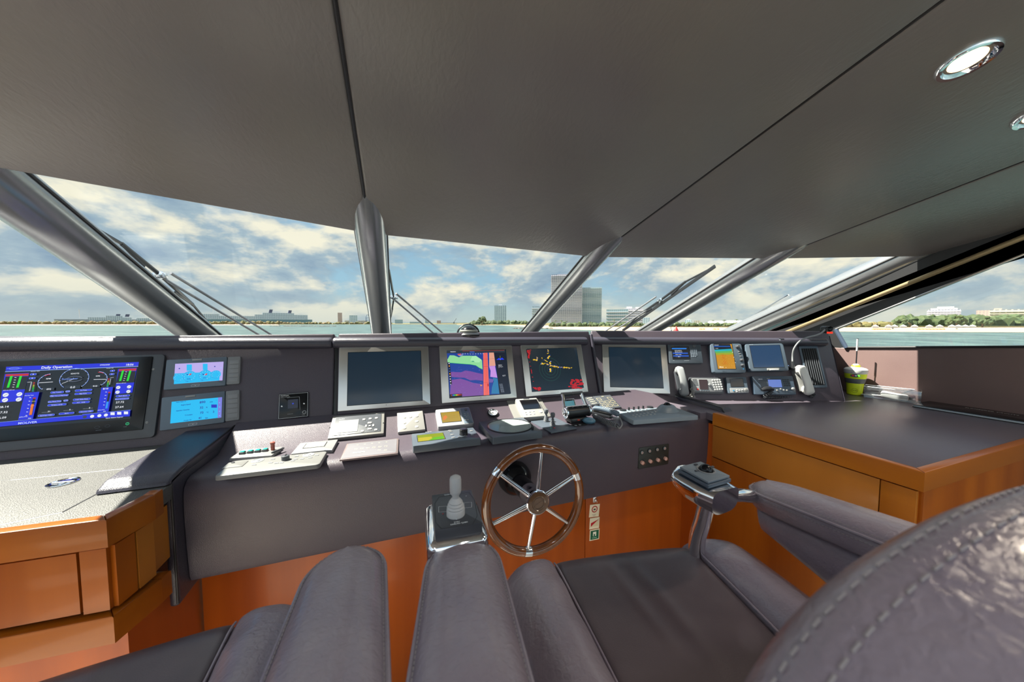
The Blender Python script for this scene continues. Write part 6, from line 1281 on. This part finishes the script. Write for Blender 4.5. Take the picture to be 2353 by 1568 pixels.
# distinct trees
def palm(u, dist, vb, vt, label, grp=None):
    p, fr = bfr(u, dist, vb); H_ = (vb-vt)/F*dist; o = thing('palm_tree', label, 'tree', fr, grp); b = B(); b.tube([V((0, 0, 0)), V((H_*.03, 0, H_*.5)), V((0, 0, H_*.85))], H_*.025, mat('palm_trunk', (.2, .15, .1), .8), 6); b.build('trunk', o)
    b = B()
    for k in range(11):
        a = 2*pi*k/11; r = H_*.30; dx, dy = cos(a), sin(a); P = [V((0, 0, H_*.86)), V((dx*r*.5, dy*r*.5, H_*.98)), V((dx*r, dy*r, H_*.80))]; b.tube(P, [H_*.03, H_*.05, H_*.008], LEAF, 5, flat=.3)
    b.build('fronds', o)
for i, (u, vb, vt) in enumerate(((1276, 752, 736), (1290, 752, 737), (1301, 752, 738), (1355, 752, 739), (1411, 750, 735), (1532, 750, 736), (1638, 750, 736), (1664, 750, 735), (1692, 750, 734), (1725, 750, 736), (1762, 750, 735), (1790, 750, 734))): palm(u, 300, vb, vt, 'small palm tree standing behind the beach', 'palms behind the beach')
def blobtree(u, dist, vb, vt, wpx, label, seed=1, m=LEAF):
    p, fr = bfr(u, dist, vb); H_ = (vb-vt)/F*dist; W_ = wpx/F*dist; o = thing('shore_tree', label, 'tree', fr); rn = random.Random(seed); b = B(); b.tube([V((0, 0, 0)), V((0, 0, H_*.6))], H_*.05, mat('palm_trunk', (.2, .15, .1)), 6); b.build('trunk', o); b = B()
    for k in range(16):
        t = bmesh.new(); bmesh.ops.create_icosphere(t, subdivisions=2, radius=1); a = rn.uniform(0, 6.28); q = rn.uniform(0, 1); rr_2 = H_*.17*rn.uniform(.7, 1.2)
        for v in t.verts: v.co = v.co*(1+rn.uniform(-.25, .25))*rr_2+V((cos(a)*W_*.36*(1-q*.5), sin(a)*W_*.3, H_*(.32+.55*q)))
        b.merge(t, m)
    b.build('crown', o, ang=20)
blobtree(1108, 600, 748, 727, 26, 'single broad dark green tree left of the pale blue tower', 2)
blobtree(1097, 570, 749, 738, 16, 'small bushy tree in front of the broad dark one', 4)
blobtree(2068, 285, 757, 731, 26, 'pointed feathery tree in the side window, left of the tree belt', 5)
blobtree(2198, 285, 757, 724, 36, 'tallest dark tree in the side window below the stepped condominium', 7)
blobtree(2258, 285, 757, 726, 30, 'dark tree left of the pink hotel in the side window', 9)
# rocks
for n_, (u0, u1, vb, dd_, lab) in enumerate(((622, 770, 749, 420, 'dark rock breakwater on the left beyond the wiper arms'), (1178, 1268, 757, 260, 'dark rock groyne running into the water by the third pillar'))):
    b = B(); rn = random.Random(n_)
    for i in range(70):
        u = rn.uniform(u0, u1); p = gx(u, dd_+rn.uniform(-6, 6)); t = bmesh.new(); bmesh.ops.create_icosphere(t, subdivisions=1, radius=rn.uniform(.5, 1.3))
        for v in t.verts: v.co = V((v.co.x*1.5, v.co.y, v.co.z*.8))*rn.uniform(.8, 1.2)+p
        b.merge(t, ROCK)
    o = b.build('breakwater_rocks', ang=10); o['kind'] = 'stuff'; o['label'] = lab; o['category'] = 'rocks'
# cruise ships
def ship(label, u0, u1, vb, dist, hullc, funnels, tiers, bow=-1):
    p, fr = bfr((u0+u1)/2, dist, vb); W_ = (u1-u0)/F*dist; k = dist/F; dz_ = p.z-SEA+.3; fr = M.Translation((0, 0, -dz_)) @ fr; o = thing('cruise_ship', label, 'ship', fr, 'cruise ships in the harbour')
    hm = mat('ship_hull_'+hullc, {'teal': (.10, .20, .24), 'grey': (.22, .26, .32)}[hullc], .5); sm = facade('ship_superstructure', (.50, .58, .66), (.12, .18, .24), 2.8, 4, .2)
    h0 = 14*k; b = B(); n = 20; rings = []
    for i in range(n+1): s_ = i/n; x = -W_/2+W_*s_; e = min(1, (s_ if bow < 0 else 1-s_)/.12+.05); rings.append([V((x, -6*e, 0)), V((x, 6*e, 0)), V((x+bow*(1-e)*3, 7*e, dz_+h0*.55)), V((x+bow*(1-e)*3, -7*e, dz_+h0*.55))])
    b.loft(rings, hm); b.build('hull', o)
    for (a, c, z0, z1) in tiers: b = B(); b.box((W_*(a+c)/2, 0, dz_+(z0+z1)/2*k), (W_*(c-a), 14, (z1-z0)*k), sm); b.build('superstructure', o)
    for (x, z0, z1) in funnels:
        b = B(); b.loft([[V((W_*x+q[0]*3.2*k+(z-z0)*.25*k, q[1]*4, dz_+z*k)) for q in ((-1, -1), (1, -1), (1, 1), (-1, 1))] for z in (z0, z1)], mat('funnel_navy', (.05, .06, .12), .5)); b.build('funnel', o)
    b = B(); b.tube([V((-W_*.28, 0, dz_+10*k)), V((-W_*.28, 0, dz_+30*k))], .6*k, WB, 6); b.build('mast', o)
ship('long teal-hulled cruise ship beyond the scrub, right of the port wiper', 462, 698, 742, 900, 'teal', [(.14, 20, 31), (.30, 20, 30)], [(-.48, -.24, 8, 19), (-.24, .02, 8, 15), (.02, .46, 8, 19), (.08, .34, 19, 23)], -1)
ship('smaller grey cruise ship at far left seen below the port pillar', 178, 320, 742, 950, 'grey', [(.10, 14, 20), (.20, 14, 20)], [(-.2, .25, 5, 12), (-.02, .15, 12, 16), (.3, .48, 5, 11)], -1)
# port buildings, cranes
for i, (u0, u1, vt, vb, c, lab) in enumerate(((804, 821, 725, 746, 'facade_pale_blue', 'blue-grey block on the harbour skyline left of the second pillar'), (795, 842, 737, 747, 'facade_low', 'long low white harbour shed'), (777, 786, 719, 746, 'facade_pink', 'tall narrow scaffolded silo on the harbour skyline'), (908, 925, 735, 746, 'facade_glass', 'dark green harbour building just right of the second pillar'), (942, 966, 740, 746, 'facade_glass', 'low dark container stack on the harbour skyline'), (1004, 1013, 737, 745, 'facade_pink', 'small red and white harbour block behind the wiper arms'), (977, 986, 736, 745, 'facade_glass', 'small dark ship superstructure between the wiper arms'), (1013, 1072, 742, 746, 'facade_low', 'long low white quay building right of the wiper arms'))):
    tower(lab, u0, u1, vt, vb, 960+i*32, MC.get(c) or FC_, 0, WB, None, .4, 0, 'harbour buildings', 'harbour_building')
for i, (u, vt, lab) in enumerate(((845, 722, 'blue harbour gantry crane left of the second pillar'),)):
    p, fr = bfr(u, 980, 746); k = 980/F; o = thing('harbour_crane', lab, 'crane', fr); m = mat('crane_blue', (.06, .12, .24), .5); b = B()
    for x in (-4, 4): b.tube([V((x*k, 0, 0)), V((x*k*.8, 0, 15*k))], .7*k, m, 6)
    for z in (5, 10, 15): b.tube([V((-4.2*k, 0, z*k)), V((4.2*k, 0, z*k))], .6*k, m, 6)
    b.build('gantry', o); b = B(); b.tube([V((-4*k, 0, 15*k)), V((-1*k, 0, 23*k)), V((1*k, 0, 23*k)), V((4*k, 0, 15*k))], .5*k, m, 6); b.build('jib', o)
p, fr = bfr(1043, 1000, 745); k = 1000/F; o = thing('harbour_crane', 'thin slanting crane jib on the skyline right of the wiper arms', 'crane', fr); b = B(); b.tube([V((0, 0, 0)), V((0, 0, 5*k))], 1.2*k, DGR, 6); b.build('cab', o); b = B(); b.tube([V((0, 0, 4*k)), V((6*k, 0, 13*k))], .5*k, DGR, 6); b.build('jib', o)
# channel buoys just above the coaming, between the two starboard pillars
p, fr = bfr(1554, 112, 775); fr = M.Translation((0, 0, SEA-p.z)) @ fr; kk = 112/F
o = thing('channel_buoy', 'red cone-topped channel buoy in the water just above the coaming', 'buoy', fr)
b = B(); b.lathe([(7*kk, 0), (7.5*kk, 6*kk), (6.5*kk, 12*kk), (1.0*kk, 24*kk), (.1*kk, 25*kk)], mat('red_buoy_paint', (.42, .012, .010), .5), 16); b.build('float', o)
p, fr = bfr(1542, 118, 775); fr = M.Translation((0, 0, SEA-p.z)) @ fr; kk = 118/F
o = thing('channel_marker', 'grey channel marker with thin lattice mast left of the red buoy', 'buoy', fr)
b = B(); b.lathe([(6*kk, 0), (6*kk, 5*kk), (2.5*kk, 7*kk), (2.5*kk, 14*kk), (.6*kk, 17*kk)], mat('marker_grey', (.2, .2, .2), .6), 12); b.build('float', o)
b = B(); b.tube([V((0, 0, 16*kk)), V((0, 0, 36*kk))], .7*kk, DGR, 6); b.ball((0, 0, 25*kk), 2*kk, DGR, n=8); b.build('mast', o)
# ---------------- windscreen wipers, outside the glass ----------------
WA = mat('wiper_arm_steel', (.33, .33, .35), .35, .6)
def wiper(label, pn, blade, joint, arms, lit=WA):
    P = GP[pn].off(.035); Q = GP[pn].off(.06); o = thing('windscreen_wiper', label, 'wiper', P.hit(*joint), 'windscreen wipers'); iv = M.Translation(-P.hit(*joint))
    A, Bq = P.hit(*blade[0]), P.hit(*blade[1]); J = Q.hit(*joint)
    b = B(); b.tube([A, Bq], .006, BLK, 6, flat=2.2); b.build('blade_rubber', o, iv)
    b = B(); up = P.n*.028; c = J
    for s_, e in ((0, 1), (1, 1)):
        E_ = A if s_ == 0 else Bq; h_ = c.lerp(E_, .52); b.tube([c, h_+up*.7], .006, BLK, 6, flat=1.6); b.tube([h_+up*.7, E_.lerp(c, .04)], .0045, BLK, 6, flat=1.6); b.tube([h_+up*.7, c.lerp(E_, .22)-up*.4], .0045, BLK, 6, flat=1.6)
    b.build('blade_frame', o, iv)
    b = B(); b.ball(J, .018, CHR, n=12); b.box(J, (.05, .02, .02), CHR, .004); b.build('pivot', o, iv)
    for a, c in arms: b = B(); b.tube([Q.hit(*a), Q.hit(*c)], .0065, lit, 8); b.build('arm', o, iv)
wiper('wiper with perforated black frame lying beside the port pillar', 0, ((163, 492), (495, 762)), (368, 632), (((392, 628), (640, 780)), ((378, 642), (612, 780))))
wiper('wiper whose blade hides behind the second pillar, only two thin arms in view', 1, ((880, 560), (893, 772)), (905, 684), (((910, 675), (1040, 785)), ((905, 688), (1018, 785))))
wiper('wiper on the starboard inner pane, left of the fourth pillar', 2, ((1643, 612), (1431, 760)), (1518, 690), (((1508, 682), (1352, 788)), ((1514, 696), (1368, 788))))
wiper('wiper on the starboard outer pane, the rightmost of all', 3, ((2036, 598), (1704, 760)), (1822, 686), (((1812, 678), (1622, 790)), ((1818, 692), (1640, 790))), CHR)
